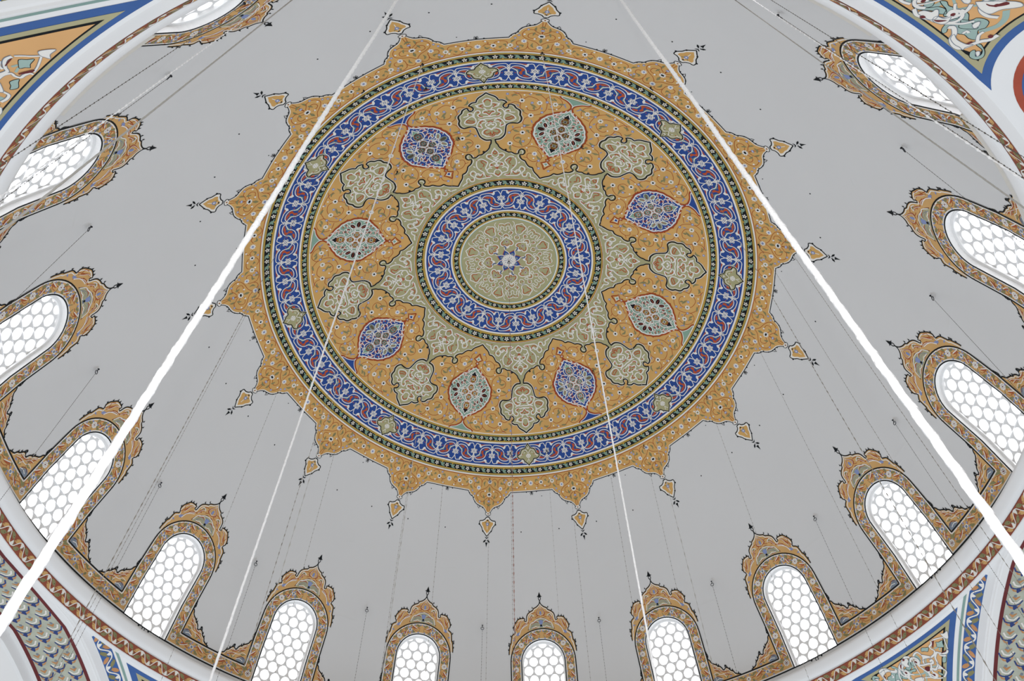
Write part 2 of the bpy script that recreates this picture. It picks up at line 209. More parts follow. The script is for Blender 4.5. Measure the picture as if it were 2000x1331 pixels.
DATA = json.loads(r'''{"star":[[-6.733,16.14],[-6.294,16.747],[-5.858,17.403],[-5.706,17.855],[-5.635,18.295],[-5.164,18.523],[-4.849,18.941],[-4.654,19.503],[-4.531,19.787],[-4.098,20.11],[-3.888,20.565],[-3.859,21.049],[-4.313,21.078],[-4.635,21.325],[-4.704,21.744],[-4.481,22.093],[-4.1,22.162],[-3.774,21.882],[-3.71,21.495],[-3.448,21.313],[-3.034,21.361],[-2.599,21.709],[-2.083,21.787],[-1.596,22.157],[-1.108,22.524],[-0.738,23.038],[-0.623,23.473],[-0.397,23.865],[-0.354,24.505]],"med":[[-0.355,24.522],[-1.092,24.625],[-1.684,25.088],[-1.98,25.603],[-2.151,26.432],[-2.359,27.256],[-2.797,27.572],[-3.353,27.607],[-4.202,27.508],[-4.689,28.016],[-4.788,28.667],[-4.628,29.108],[-4.726,29.758],[-4.564,30.198],[-4.146,30.572],[-3.92,31.114],[-3.515,31.399],[-3.114,31.383],[-2.997,30.976],[-2.699,30.744],[-2.345,30.924],[-2.258,31.292],[-2.523,31.684],[-2.841,31.866],[-2.659,32.148],[-2.25,32.428],[-1.694,32.481],[-1.543,32.852],[-1.212,33.299],[-0.506,33.775],[-0.019,34.193]],"medw":[[[-0.025,25.119],[0.418,25.313],[0.843,25.31],[1.177,25.637],[1.512,25.962],[1.379,26.496],[0.887,26.822],[0.27,26.894],[0.171,26.645]],[[-0.126,26.56],[0.264,26.954],[0.666,27.227],[0.84,27.601],[0.655,28.008],[0.022,28.223]],[[0.047,27.96],[0.202,27.612],[0.456,27.511],[0.335,27.767]],[[1.348,27.12],[2.002,27.32],[2.158,27.631],[1.995,28.101],[1.643,28.619],[1.137,28.788],[0.667,28.55],[0.689,28.311],[1.253,28.172],[1.527,27.854],[1.348,27.12]],[[2.226,28.26],[2.855,28.056],[3.518,28.187],[3.92,28.506],[3.694,29.035],[3.166,29.487],[2.656,29.699],[2.258,29.317],[2.121,28.769],[2.226,28.26]],[[2.656,29.699],[2.381,30.042],[2.719,30.42],[3.223,30.303],[3.193,29.907],[3.944,29.764]],[[2.319,29.321],[2.295,30.037],[2.023,30.619],[1.453,30.762],[1.317,30.214],[1.783,29.826],[1.391,29.381],[0.651,29.389],[-0.077,29.272]],[[-0.038,28.855],[0.57,28.939],[1.189,28.888],[1.784,29.108]],[[0.031,29.425],[0.295,29.901],[0.896,30.089],[0.788,30.596],[0.162,30.669],[-0.073,30.53]],[[0.296,30.559],[0.616,31.121],[1.524,31.363],[1.673,31.79],[1.029,32.046],[0.59,32.074],[0.665,32.616],[0.191,33.021],[-0.163,33.065]],[[-0.004,31.373],[0.454,31.527],[0.59,32.074]],[[1.447,31.537],[1.91,31.924]]],"medr":[[[-0.059,25.479],[0.239,25.927],[0.211,26.226]],[[0.354,25.996],[0.738,25.785],[1.144,25.996],[1.04,26.471],[0.595,26.679]],[[1.455,27.284],[1.864,27.492]],[[1.386,28.061],[1.608,28.316],[1.088,28.64]],[[2.375,28.665],[2.582,28.401],[3.127,28.467],[3.596,28.73],[3.389,29.02],[2.976,28.818],[2.492,28.731]],[[-0.404,28.187],[0.007,28.378],[0.334,28.164]],[[1.018,29.415],[1.498,29.568],[1.41,29.862]],[[0.011,29.639],[0.446,30.272],[0.826,30.18]],[[0.733,31.19],[1.195,31.58],[0.736,31.846]],[[0.507,32.306],[0.215,32.761],[-0.159,32.756]],[[2.801,30.186],[3.103,30.261]],[[1.49,30.346],[1.787,30.484]],[[-0.056,30.352],[0.111,30.545]]],"starw":[[[-0.147,17.029],[0.196,17.199],[0.617,17.632],[0.395,18.34],[-0.088,18.533]],[[0.617,17.632],[1.008,17.857],[1.463,17.946],[1.676,18.443],[1.269,18.946],[0.817,18.803]],[[-0.076,18.94],[0.346,19.405],[1.091,19.199],[1.039,19.761],[0.44,20.053],[-0.127,20.538],[0.432,20.693]],[[-0.225,19.087],[0.089,19.917],[0.855,20.621],[1.428,21.197],[1.173,21.71],[0.601,21.665],[0.396,22.18],[-0.091,22.883]],[[-0.002,20.869],[0.387,21.168],[0.611,21.56]],[[1.14,17.546],[1.281,17.129],[1.902,17.069],[2.421,16.999],[3.139,16.992],[3.669,17.398],[3.574,17.926],[3.147,18.115],[2.765,17.77],[2.328,18.062]],[[2.263,17.63],[2.217,18.161],[2.692,18.62],[3.11,19.179],[3.202,19.931],[2.985,20.663],[2.285,20.938],[1.796,20.585],[1.369,20.128],[1.581,19.503],[1.834,18.988],[1.676,18.443]],[[3.387,17.702],[3.54,18.351],[3.92,18.745],[4.359,18.395],[4.346,17.914],[3.873,17.409],[3.98,16.72],[4.493,16.693],[4.796,17.402],[5.181,17.045],[5.171,16.511],[5.542,16.312],[5.975,15.955]],[[3.452,19.413],[3.744,19.642]]],"starr":[[[-0.156,17.328],[0.17,17.464],[0.395,17.805]],[[-0.094,18.597],[0.129,18.959],[-0.384,18.912]],[[0.449,19.414],[0.917,19.399],[0.728,19.757]],[[0.569,21.45],[1.107,21.279],[1.023,21.06]],[[-0.022,21.613],[0.369,21.912],[-0.031,22.251]],[[1.21,17.338],[1.781,17.274],[1.957,17.608]],[[2.44,17.963],[2.699,17.339],[3.108,17.364],[3.401,17.542]],[[2.451,19.031],[2.717,18.942]],[[1.533,20.033],[1.908,20.487],[2.43,20.469],[2.256,20.084],[1.974,19.745],[2.217,19.335]],[[4.06,16.992],[4.468,17.012]],[[3.856,18.262],[4.171,18.172]],[[4.827,16.335],[5.038,16.238]],[[4.546,17.977],[4.692,18.091]],[[2.929,20.713],[3.089,20.669]]],"alm":[[0.071,21.583],[-0.118,21.877],[-0.506,22.255],[-0.857,22.547],[-1.316,22.899],[-1.775,23.249],[-2.228,23.631],[-2.651,23.893],[-3.017,24.374],[-3.344,24.772],[-3.694,25.087],[-3.986,25.487],[-4.078,25.993],[-4.116,26.428],[-4.263,26.822],[-4.189,27.356],[-4.125,27.953],[-3.85,28.448],[-3.679,29.024],[-3.332,29.505],[-3.046,29.936],[-2.547,30.265],[-2.114,30.726],[-1.513,31.092],[-1.002,31.352],[-0.445,31.783],[-0.043,32.245],[0.085,32.581]],"almneck":[[0.085,32.581],[0.085,33.066],[-0.142,33.415],[-0.568,33.744],[-1.38,33.965],[-1.55,34.298]],"almtip":[[0.071,21.583],[-0.077,21.494],[-0.395,21.321],[-0.128,21.045],[-0.294,20.711],[-0.807,20.36],[-0.276,19.983],[0.093,19.293]],"spike":[[10.12,45.2],[7.8,45.23],[5.46,45.28],[5.19,45.66],[4.8,46.0],[4.1,46.31],[3.79,46.83],[3.32,47.34],[2.78,47.66],[2.08,47.9],[1.38,48.12],[0.79,48.59],[0.4,49.17],[0.66,49.34],[0.63,49.56],[0.11,49.84]],"spikeL":[[-11.92,45.33],[-9.71,45.41],[-5.39,45.4]],"pend":[[-0.02,50.04],[0.36,50.08],[0.61,50.41],[1.23,50.7],[1.84,50.77],[1.89,51.27],[1.58,51.67],[1.3,51.96],[1.04,52.53],[0.56,52.99],[0.1,53.56]],"fin":[[0.06,54.01],[0.39,53.66],[0.29,54.22],[0.81,54.59],[0.38,54.5],[0.26,54.89],[0.09,55.5]],"crest":[[0.003,3.609],[0.031,3.538],[0.114,3.462],[0.199,3.422],[0.228,3.37],[0.312,3.33],[0.394,3.257],[0.424,3.172],[0.434,3.078],[0.457,3.041],[0.499,3.072],[0.486,3.129],[0.57,3.141],[0.681,3.116],[0.746,3.037],[0.813,2.927],[0.828,2.813],[0.784,2.727],[0.884,2.644],[0.91,2.53],[0.928,2.418],[0.956,2.38],[0.97,2.302],[0.991,2.18],[0.996,2.08]],"crest2":[[3.492,3.605],[3.557,3.498],[3.711,3.392],[3.765,3.305],[3.841,3.284],[3.928,3.214],[3.96,3.113],[3.965,3.022],[4.013,2.979],[4.041,3.003],[4.016,3.065],[4.115,3.081],[4.209,3.039],[4.285,2.957],[4.344,2.819],[4.378,2.725],[4.349,2.652],[4.45,2.578],[4.508,2.458],[4.526,2.327],[4.569,2.313],[4.551,2.208]],"crestblob":[[0.0,3.101],[0.089,3.116],[0.172,3.069],[0.277,3.009],[0.334,2.912],[0.369,2.807],[0.177,2.843],[0.038,2.863]],"crestw":[[[-0.009,3.122],[0.13,3.092],[0.223,3.024],[0.317,2.975],[0.381,2.817]],[[0.424,2.946],[0.528,2.895],[0.629,2.804],[0.691,2.655]],[[0.204,3.2],[0.295,3.245],[0.353,3.157]]],"crestr":[[[-0.007,3.464],[0.083,3.343],[0.13,3.237],[0.006,3.183]],[[0.447,2.964],[0.571,2.891],[0.666,2.739],[0.7,2.634]],[[0.563,3.056],[0.646,3.006],[0.698,2.858],[0.745,2.771]],[[0.223,3.168],[0.308,3.14],[0.384,2.99]],[[0.08,2.993],[0.169,3.028],[0.294,2.957]]],"tri":[[-0.958,0.356],[-0.939,1.023],[-0.897,0.978],[-0.876,0.912],[-0.846,0.88],[-0.745,0.808],[-0.722,0.764],[-0.682,0.758],[-0.638,0.707],[-0.614,0.646],[-0.578,0.623],[-0.529,0.668],[-0.463,0.641],[-0.432,0.592],[-0.404,0.556],[-0.342,0.515],[-0.318,0.455],[-0.243,0.413],[-0.161,0.382]],"sill":[[-0.201,0.04],[-0.197,-0.002],[-0.05,0.034],[0.006,0.039],[0.018,-0.007],[-0.022,-0.029],[-0.019,-0.06],[0.146,0.036],[0.158,0.001]],"cw":[[[-0.013,-0.276],[0.096,-0.405],[0.301,-0.405],[0.472,-0.38],[0.594,-0.324]],[[0.688,-0.41],[0.785,-0.417],[0.901,-0.424],[1.013,-0.215]],[[0.006,-0.068],[0.077,-0.195],[0.178,-0.28],[0.381,-0.288],[0.574,-0.205],[0.66,-0.071],[0.68,0.044],[0.792,0.139],[0.906,0.185],[0.998,0.224]]],"cwf":[[[0.496,-0.361],[0.583,-0.324],[0.632,-0.249],[0.726,-0.298],[0.741,-0.405],[0.676,-0.412],[0.642,-0.356]]],"cr":[[[0.119,-0.412],[0.373,-0.422],[0.658,-0.405],[0.653,-0.359],[0.496,-0.388]],[[0.182,-0.224],[0.311,-0.251],[0.443,-0.207],[0.412,-0.132],[0.316,-0.166]],[[0.471,-0.132],[0.564,-0.124],[0.603,-0.032],[0.548,0.027],[0.509,0.066],[0.553,0.198],[0.426,0.163],[0.388,0.078],[0.465,0.029],[0.482,-0.046]],[[0.608,0.159],[0.77,0.2],[0.884,0.229],[0.702,0.256],[0.61,0.232]]],"cg":[[[0.154,-0.122],[0.296,-0.1],[0.382,-0.007],[0.362,0.051],[0.289,-0.041]],[[0.629,0.044],[0.699,0.1],[0.733,0.139],[0.654,0.12]]],"ctD":[[0.002,36.218],[0.296,36.687],[0.634,37.142],[1.172,37.256],[1.516,37.668],[1.686,38.147],[2.293,38.477],[2.083,38.949],[1.641,39.158],[1.084,39.202],[0.881,39.579],[0.373,40.012],[-0.023,40.411]],"ctw":[[[-0.26,36.763],[0.886,38.098]],[[0.243,36.801],[-0.676,37.593]],[[0.002,38.036],[0.514,37.525],[1.096,37.642],[1.462,38.29],[1.843,38.78]],[[-0.057,39.125],[0.309,39.774]],[[1.279,38.435],[1.624,38.378],[2.025,38.634]]],"osp":[[[4.259,26.054],[3.801,24.682],[3.873,23.414],[4.611,22.522],[5.665,22.284],[6.644,22.626]],[[5.692,24.912],[6.321,24.482],[6.403,23.704],[5.826,23.244],[4.982,23.359],[4.631,24.082]],[[4.307,26.662],[5.514,26.46],[6.85,25.831],[7.405,24.727]],[[4.092,25.476],[4.811,25.781],[5.561,25.324]],[[5.28,26.525],[5.951,27.086],[5.985,28.071],[5.357,28.985]],[[5.374,29.043],[4.148,29.672],[3.538,30.685],[3.614,31.646],[3.805,32.333]],[[5.374,29.043],[6.472,29.3],[7.368,30.163],[7.499,31.486]],[[7.516,31.543],[6.772,32.548],[5.471,32.525],[4.796,31.963]],[[6.449,30.543],[6.028,29.979],[5.162,30.087],[4.532,30.804],[4.607,31.521],[4.84,31.891]],[[3.821,32.39],[3.168,32.121],[2.581,32.32]],[[3.865,32.318],[4.177,32.974],[3.625,33.778],[2.607,33.834],[1.724,33.184],[1.628,32.113],[2.194,31.374],[3.275,31.117]],[[3.992,32.775],[5.215,33.446],[6.729,33.295],[8.414,32.828],[9.358,32.061]],[[7.533,31.6],[8.074,32.556],[9.202,32.847]],[[1.836,22.822],[2.431,23.169],[3.275,23.073],[3.885,22.597]],[[1.359,20.695],[1.031,21.277],[1.375,22.065],[2.184,22.734]],[[1.359,20.695],[2.209,20.224],[3.212,20.709],[3.334,21.555],[2.305,21.853]],[[3.212,20.709],[3.819,20.668]],[[0.815,19.204],[1.413,19.804],[1.359,20.695]],[[3.885,22.597],[3.55,21.873]],[[7.485,30.996],[8.387,30.985],[8.88,30.469]]],"ofl":[[6.661,22.684],[5.444,25.357],[2.362,21.838],[5.308,29.036],[7.48,31.553],[4.84,31.891],[2.536,32.391]],"obl":[[4.819,23.655],[7.405,24.727],[0.822,19.228],[1.302,20.709],[3.821,32.39],[5.582,26.69],[3.904,30.164],[9.922,32.201],[5.903,31.552]],"odot":[[3.885,22.597],[3.351,23.553],[5.825,26.224],[4.185,24.579],[6.509,30.527],[6.608,33.328],[2.045,31.53],[2.221,20.911],[0.947,21.859],[7.473,32.724]],"olf":[[[5.945,25.341],[6.445,25.323],[7.131,25.498]],[[5.187,24.053],[5.719,24.153],[6.23,23.755]],[[1.113,21.132],[1.491,21.161],[1.911,21.554]],[[5.995,21.305],[6.364,21.7],[6.459,22.429]],[[4.476,25.498],[4.727,25.928],[5.112,25.948]],[[4.826,27.145],[5.38,26.87],[5.859,26.987]],[[4.983,30.81],[5.56,31.029],[6.137,31.244]],[[6.506,29.415],[6.844,29.692],[7.03,29.887]],[[3.026,33.007],[3.452,33.15],[3.849,33.42]],[[1.208,32.935],[1.661,32.713],[2.266,32.576]],[[8.4,32.34],[8.913,32.315],[9.17,31.869]],[[5.092,30.29],[5.369,30.587],[5.288,30.977]],[[9.051,31.038],[9.561,31.009],[10.006,31.619]],[[5.005,33.622],[5.593,33.411],[5.923,33.203]],[[4.662,22.696],[5.248,23.409],[5.303,24.02]],[[2.542,33.12],[2.968,33.264],[3.183,33.578]]],"olb":[[[0.783,32.299],[1.299,32.793]],[[1.118,33.076],[1.389,32.652]],[[4.572,27.585],[5.007,28.213]],[[7.521,30.244],[8.013,30.598]],[[2.89,31.576],[3.105,31.892]],[[7.083,25.763],[7.338,26.189]],[[6.51,32.986],[6.937,33.116]],[[8.414,32.828],[8.688,32.873]],[[4.049,30.68],[4.298,31.109]]],"bsp":[[[0.043,43.961],[0.719,44.649],[1.798,45.098],[2.564,45.676],[2.626,46.416],[2.089,47.083],[1.046,47.207]],[[0.202,46.455],[0.889,46.874],[1.177,47.199]],[[0.364,45.988],[1.251,46.452],[1.815,46.13],[1.765,45.502],[1.032,45.32],[0.581,45.403]],[[0.295,43.348],[0.847,42.946],[1.448,43.162],[1.687,43.723],[1.743,44.412],[2.512,45.048]],[[1.678,43.609],[1.89,43.016],[2.639,42.671],[3.554,42.771],[4.002,43.427]],[[2.349,44.657],[3.187,44.535],[3.267,43.952],[2.85,43.639]],[[4.43,43.851],[4.736,44.343],[5.523,44.381],[6.271,44.014],[6.403,43.363]],[[4.852,42.77],[5.46,42.338],[6.202,42.631],[6.392,43.249]],[[0.032,46.463],[0.228,48.957]],[[6.731,43.385],[7.398,43.54],[7.866,43.019]],[[7.269,43.555],[7.174,43.913],[7.984,44.164]]],"bfl":[[-0.043,43.504],[0.096,45.911],[2.285,44.662],[4.082,43.594],[6.398,43.306]],"bbl":[[0.082,47.146],[3.05,43.392],[3.312,42.965],[6.693,42.344],[1.967,47.206],[3.57,45.195],[3.099,45.807]],"bdot":[[2.376,46.091],[0.897,45.27],[4.422,43.042],[5.76,44.126],[7.585,44.097]],"blf":[[[-0.007,44.516],[-0.072,44.865],[0.022,45.434]],[[0.885,43.429],[1.179,43.872],[1.021,44.343]],[[2.434,43.324],[2.333,43.678],[2.989,43.743]],[[4.063,44.115],[3.845,44.596],[3.476,44.857]],[[1.211,45.939],[1.116,46.403],[0.937,46.642]],[[0.898,46.987],[0.998,47.438],[0.893,47.785]],[[5.163,43.319],[5.527,43.05],[5.259,42.962]],[[6.814,42.912],[7.305,42.622],[7.609,43.051]],[[-0.501,47.629],[-0.091,47.838],[0.057,48.058]],[[2.762,42.604],[2.921,42.939],[2.682,43.189]],[[4.636,43.254],[4.807,43.7],[5.055,43.561]]]}''')
PD = json.loads(r'''{"w":[[[17.98,43.23],[17.37,43.4],[16.91,43.51],[16.42,43.57]],[[17.96,43.23],[17.59,42.89],[17.37,42.62],[17.09,42.34]],[[16.2,43.63],[16.19,43.46],[15.86,43.34],[15.54,43.29],[15.52,43.01],[15.63,42.84],[15.31,42.62],[14.79,42.56],[14.4,42.62],[14.02,42.84],[13.86,43.17],[13.75,43.46],[13.35,43.51],[12.93,43.4]],[[14.4,42.62],[13.86,42.84],[13.46,42.67],[13.26,42.45]],[[12.62,43.29],[12.31,42.95],[12.04,42.5],[11.89,42.12],[11.73,41.68]],[[16.99,42.28],[16.64,42.17],[16.29,42.23],[15.88,42.45],[15.69,42.62],[15.3,42.5],[14.98,42.34],[14.74,42.01],[14.42,41.73],[13.81,41.57],[13.61,41.73]],[[15.72,42.39],[15.87,42.17],[16.28,42.01]],[[14.42,41.73],[14.53,41.4],[14.72,41.08],[14.47,40.91],[13.96,40.75]],[[12.47,42.62],[12.68,41.95],[13.08,41.18],[13.42,41.73],[13.89,42.17],[13.03,42.39],[12.47,42.62]],[[11.91,41.51],[12.58,41.29],[13.09,40.97],[13.79,40.75]],[[11.41,43.34],[10.96,43.46],[10.32,43.29],[9.89,43.01],[9.47,42.67],[9.23,42.23]],[[11.05,43.29],[10.54,43.06],[10.43,42.73],[10.22,43.01]],[[14.08,42.34],[14.47,42.34],[14.24,42.12],[13.96,42.17]]],"wt":[1.1,1.1,1.6,1.6,1.1,1.8,1.6,1.5,1.7,1.1,1.6,1.8,2],"wf":[[[18.05,43.63],[18.36,43.46],[18.97,43.46],[18.58,43.12],[18.19,42.95],[17.95,43.17],[17.96,43.34]],[[13.86,43.17],[14.56,42.73],[14.56,42.56],[13.78,42.73],[13.42,42.73],[13.74,42.95]],[[14.7,42.06],[14.69,41.73],[14.72,41.29],[14.38,41.4],[14.07,41.57],[14.5,41.68]],[[10.24,43.34],[10.84,43.46],[11.02,43.17],[10.5,43.01],[10.43,42.73],[10.13,43.06]],[[10.88,41.84],[11.83,41.62],[11.49,41.29],[10.7,41.62]]],"tf":[[[16.65,43.29],[16.93,43.17],[17.48,43.12],[17.2,42.89],[16.94,42.62],[16.53,42.78],[16.26,42.95],[16.51,43.12]],[[14.23,43.34],[14.6,43.57],[15.07,43.4],[15.38,43.29],[14.89,43.06],[14.58,43.23]],[[12.26,43.46],[12.74,43.4],[12.18,43.23],[11.79,42.95],[11.59,42.73],[11.16,42.62],[10.79,42.78],[11.06,43.01],[11.5,43.06]],[[12.99,43.29],[13.18,43.12],[13.18,42.78],[12.9,43.06]],[[15.78,42.06],[16.12,41.95],[15.61,41.62],[15.26,41.68],[15.35,41.84]],[[13.88,41.35],[14.11,41.02],[14.04,40.86],[13.73,41.08]],[[9.29,42.95],[9.76,42.62],[10.73,42.45],[10.04,42.12],[9.42,42.39],[8.82,42.34],[8.57,42.45]]],"ts":[[[10.62,42.34],[11.54,42.01],[12.17,41.84],[12.72,41.84]],[[12.64,41.84],[11.77,41.18]],[[13.93,42.73],[13.5,42.39]],[[10.66,42.28],[10.34,41.79]],[[13.69,41.9],[14.27,41.79]],[[10.88,42.73],[10.53,42.45]],[[16.49,42.78],[16.16,42.62]],[[15.83,42.95],[16.3,42.89]]],"rf":[[[12.91,42.17],[13.5,42.06],[13.11,41.73],[12.84,41.9]],[[16.39,43.51],[16.62,43.46],[15.82,43.06],[15.77,43.12]],[[16.03,42.39],[16.88,42.34],[16.76,42.28],[16.07,42.34]],[[14.88,41.51],[14.87,41.24],[14.76,41.35]]],"w2":[[[12.43,43.51],[11.96,43.68],[11.6,43.63],[11.15,43.51],[10.64,43.23],[10.31,42.84],[10.21,42.39],[10.28,42.01],[10.53,41.68]],[[10.43,42.34],[10.47,42.17],[10.31,42.17],[10.29,42.28]],[[9.61,43.29],[9.69,43.17],[9.46,43.12],[8.99,43.34],[8.74,43.63],[8.17,43.8],[7.73,43.74],[7.6,43.46],[7.57,43.17],[7.48,42.73],[7.32,42.45],[7.41,42.01]],[[8.72,43.06],[8.78,42.84],[8.56,42.84]],[[7.62,42.89],[8.03,42.62],[8.13,42.34]],[[11.15,42.12],[10.81,42.34],[10.29,42.5]]],"w2t":[1.3,1,1.6,1,1.1,0.9],"wf2":[[[12.0,43.57],[11.93,43.29],[11.49,43.12],[11.53,42.95],[11.38,42.84],[11.0,43.06],[10.85,43.29],[11.01,43.51],[11.48,43.57]],[[8.82,43.63],[9.0,43.34],[8.48,43.46],[7.78,43.34],[7.51,43.12],[7.57,43.51],[7.47,43.68],[7.79,43.68],[8.23,43.74]],[[9.02,42.45],[9.11,42.23],[9.0,42.06],[8.72,42.28],[8.71,42.5]],[[10.46,41.51],[9.85,41.62],[9.23,41.51],[9.15,41.02],[8.88,40.64],[8.71,40.27],[9.24,40.32],[10.56,41.46]],[[6.85,43.34],[6.78,43.17],[6.51,43.29],[6.43,43.46]]],"tf2":[[[11.9,42.45],[11.49,42.56],[11.08,42.62],[10.74,42.95],[10.3,42.62],[10.89,42.34],[11.26,42.39],[11.63,42.28]],[[12.12,43.17],[11.86,42.89],[12.14,42.62],[12.45,42.84]],[[9.5,43.68],[9.82,43.57],[10.09,43.17],[10.11,42.73],[9.43,42.34],[9.38,42.06],[9.01,41.84],[8.63,41.84],[8.34,42.17],[8.43,42.45],[7.79,42.84],[8.12,43.06],[8.58,43.06],[8.95,43.23],[9.52,43.06],[9.81,43.17],[9.44,43.51]],[[7.27,42.89],[6.6,43.01],[6.16,43.29],[6.21,43.63],[6.64,43.74],[7.04,43.51],[7.0,43.29],[6.48,43.51],[6.42,43.29],[6.77,43.06],[7.37,43.06]]],"ts2":[[[8.26,42.5],[8.15,42.12],[8.1,41.68],[8.37,41.24],[8.91,40.91]],[[12.12,43.17],[11.76,42.78],[11.73,42.45]]],"rf2":[[[11.67,43.68],[11.62,43.51],[11.36,43.51],[11.43,43.68]],[[10.85,43.4],[10.64,43.23],[10.29,43.01],[10.53,43.34]],[[7.84,43.34],[7.83,43.06],[7.72,43.06],[7.73,43.29]],[[7.63,42.39],[7.7,42.23],[7.48,42.17],[7.41,42.34]],[[10.08,41.24],[9.72,41.08],[9.53,40.59],[9.27,40.59],[9.49,41.02],[9.82,41.24]]]}''')
TH0 = 4.8            # azimuth of the building's axis

# ---------------------------------------------------------------- dome shell
OW, SPR = 0.645, 1.84                     # window opening half width, springing of its arch
def arch_outline(w, y0, n=20, spring=SPR):
    p = [(-w, y0), (-w, (y0 + spring) / 2), (-w, spring)]
    p += [(-w * math.cos(pi * i / n), spring + w * math.sin(pi * i / n)) for i in range(1, n)]
    p += [(w, spring), (w, (y0 + spring) / 2), (w, y0)]
    return p
def build_dome():
    bm = bmesh.new()
    a = Art(maxlen=0.32)
    ytop = 4.6; ph_top = Y0 - math.degrees(ytop / 10)
    def ex(y): return 10 * math.sin(rad(Y0) - y / 10) * math.sin(rad(11.25))
    ybot = -0.22
    N = 18
    lft = [(-ex(ybot + (ytop - ybot) * i / N), ybot + (ytop - ybot) * i / N) for i in range(N + 1)]
    top = [(10 * math.sin(rad(ph_top)) * math.sin(rad(-11.25 + 22.5 * i / 12)), ytop) for i in range(1, 12)]
    rgt = [(-x, y) for x, y in reversed(lft)]
    bot = [(10 * math.sin(rad(Y0) - ybot / 10) * math.sin(rad(11.25 - 22.5 * i / 12)), ybot) for i in range(1, 12)]
    hole = arch_outline(OW, 0.0)
    a.fill(lft + top + rgt + bot, 'plaster', -1, smooth=False, holes=[list(reversed(hole))])
    v0, f0 = a.items[0][0], a.items[0][1]
    P0 = [Vector(win_map(x, y, -1)) for x, y in v0]
    for k in range(16):
        M = Matrix.Rotation(-rad(22.5 * k), 3, 'Z')
        bv = [bm.verts.new(M @ p) for p in P0]
        for f in f0:
            try: bm.faces.new([bv[i] for i in f])
            except ValueError: pass
    rings = []
    nr = 44; na = 192
    for i in range(1, nr + 1):
        p = rad(ph_top * i / nr)
        rings.append([bm.verts.new((10 * math.sin(p) * math.sin(2 * pi * j / na + rad(11.25)), 10 * math.sin(p) * math.cos(2 * pi * j / na + rad(11.25)), 10 * math.cos(p))) for j in range(na)])
    c = bm.verts.new((0, 0, 10))
    for j in range(na): bm.faces.new((c, rings[0][j], rings[0][(j + 1) % na]))
    for i in range(nr - 1):
        for j in range(na): bm.faces.new((rings[i][j], rings[i + 1][j], rings[i + 1][(j + 1) % na], rings[i][(j + 1) % na]))
    bmesh.ops.remove_doubles(bm, verts=bm.verts, dist=0.002)
    bmesh.ops.recalc_face_normals(bm, faces=bm.faces)
    for f in bm.faces:
        f.smooth = True
    if sum(1 for f in bm.faces if f.normal.dot(f.calc_center_median()) > 0) > len(bm.faces) / 2:
        bmesh.ops.reverse_faces(bm, faces=bm.faces)
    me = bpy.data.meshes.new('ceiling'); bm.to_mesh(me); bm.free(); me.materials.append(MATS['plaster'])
    return me
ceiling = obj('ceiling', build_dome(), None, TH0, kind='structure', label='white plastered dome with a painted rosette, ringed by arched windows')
# ceiling is turned by TH0: children use angles relative to the building axis
def part(name, art, theta=0.0, parent=None, fmap=dome_map, **props):
    me = art.mesh(name, fmap)
    return obj(name, me, parent or ceiling, theta, **props)

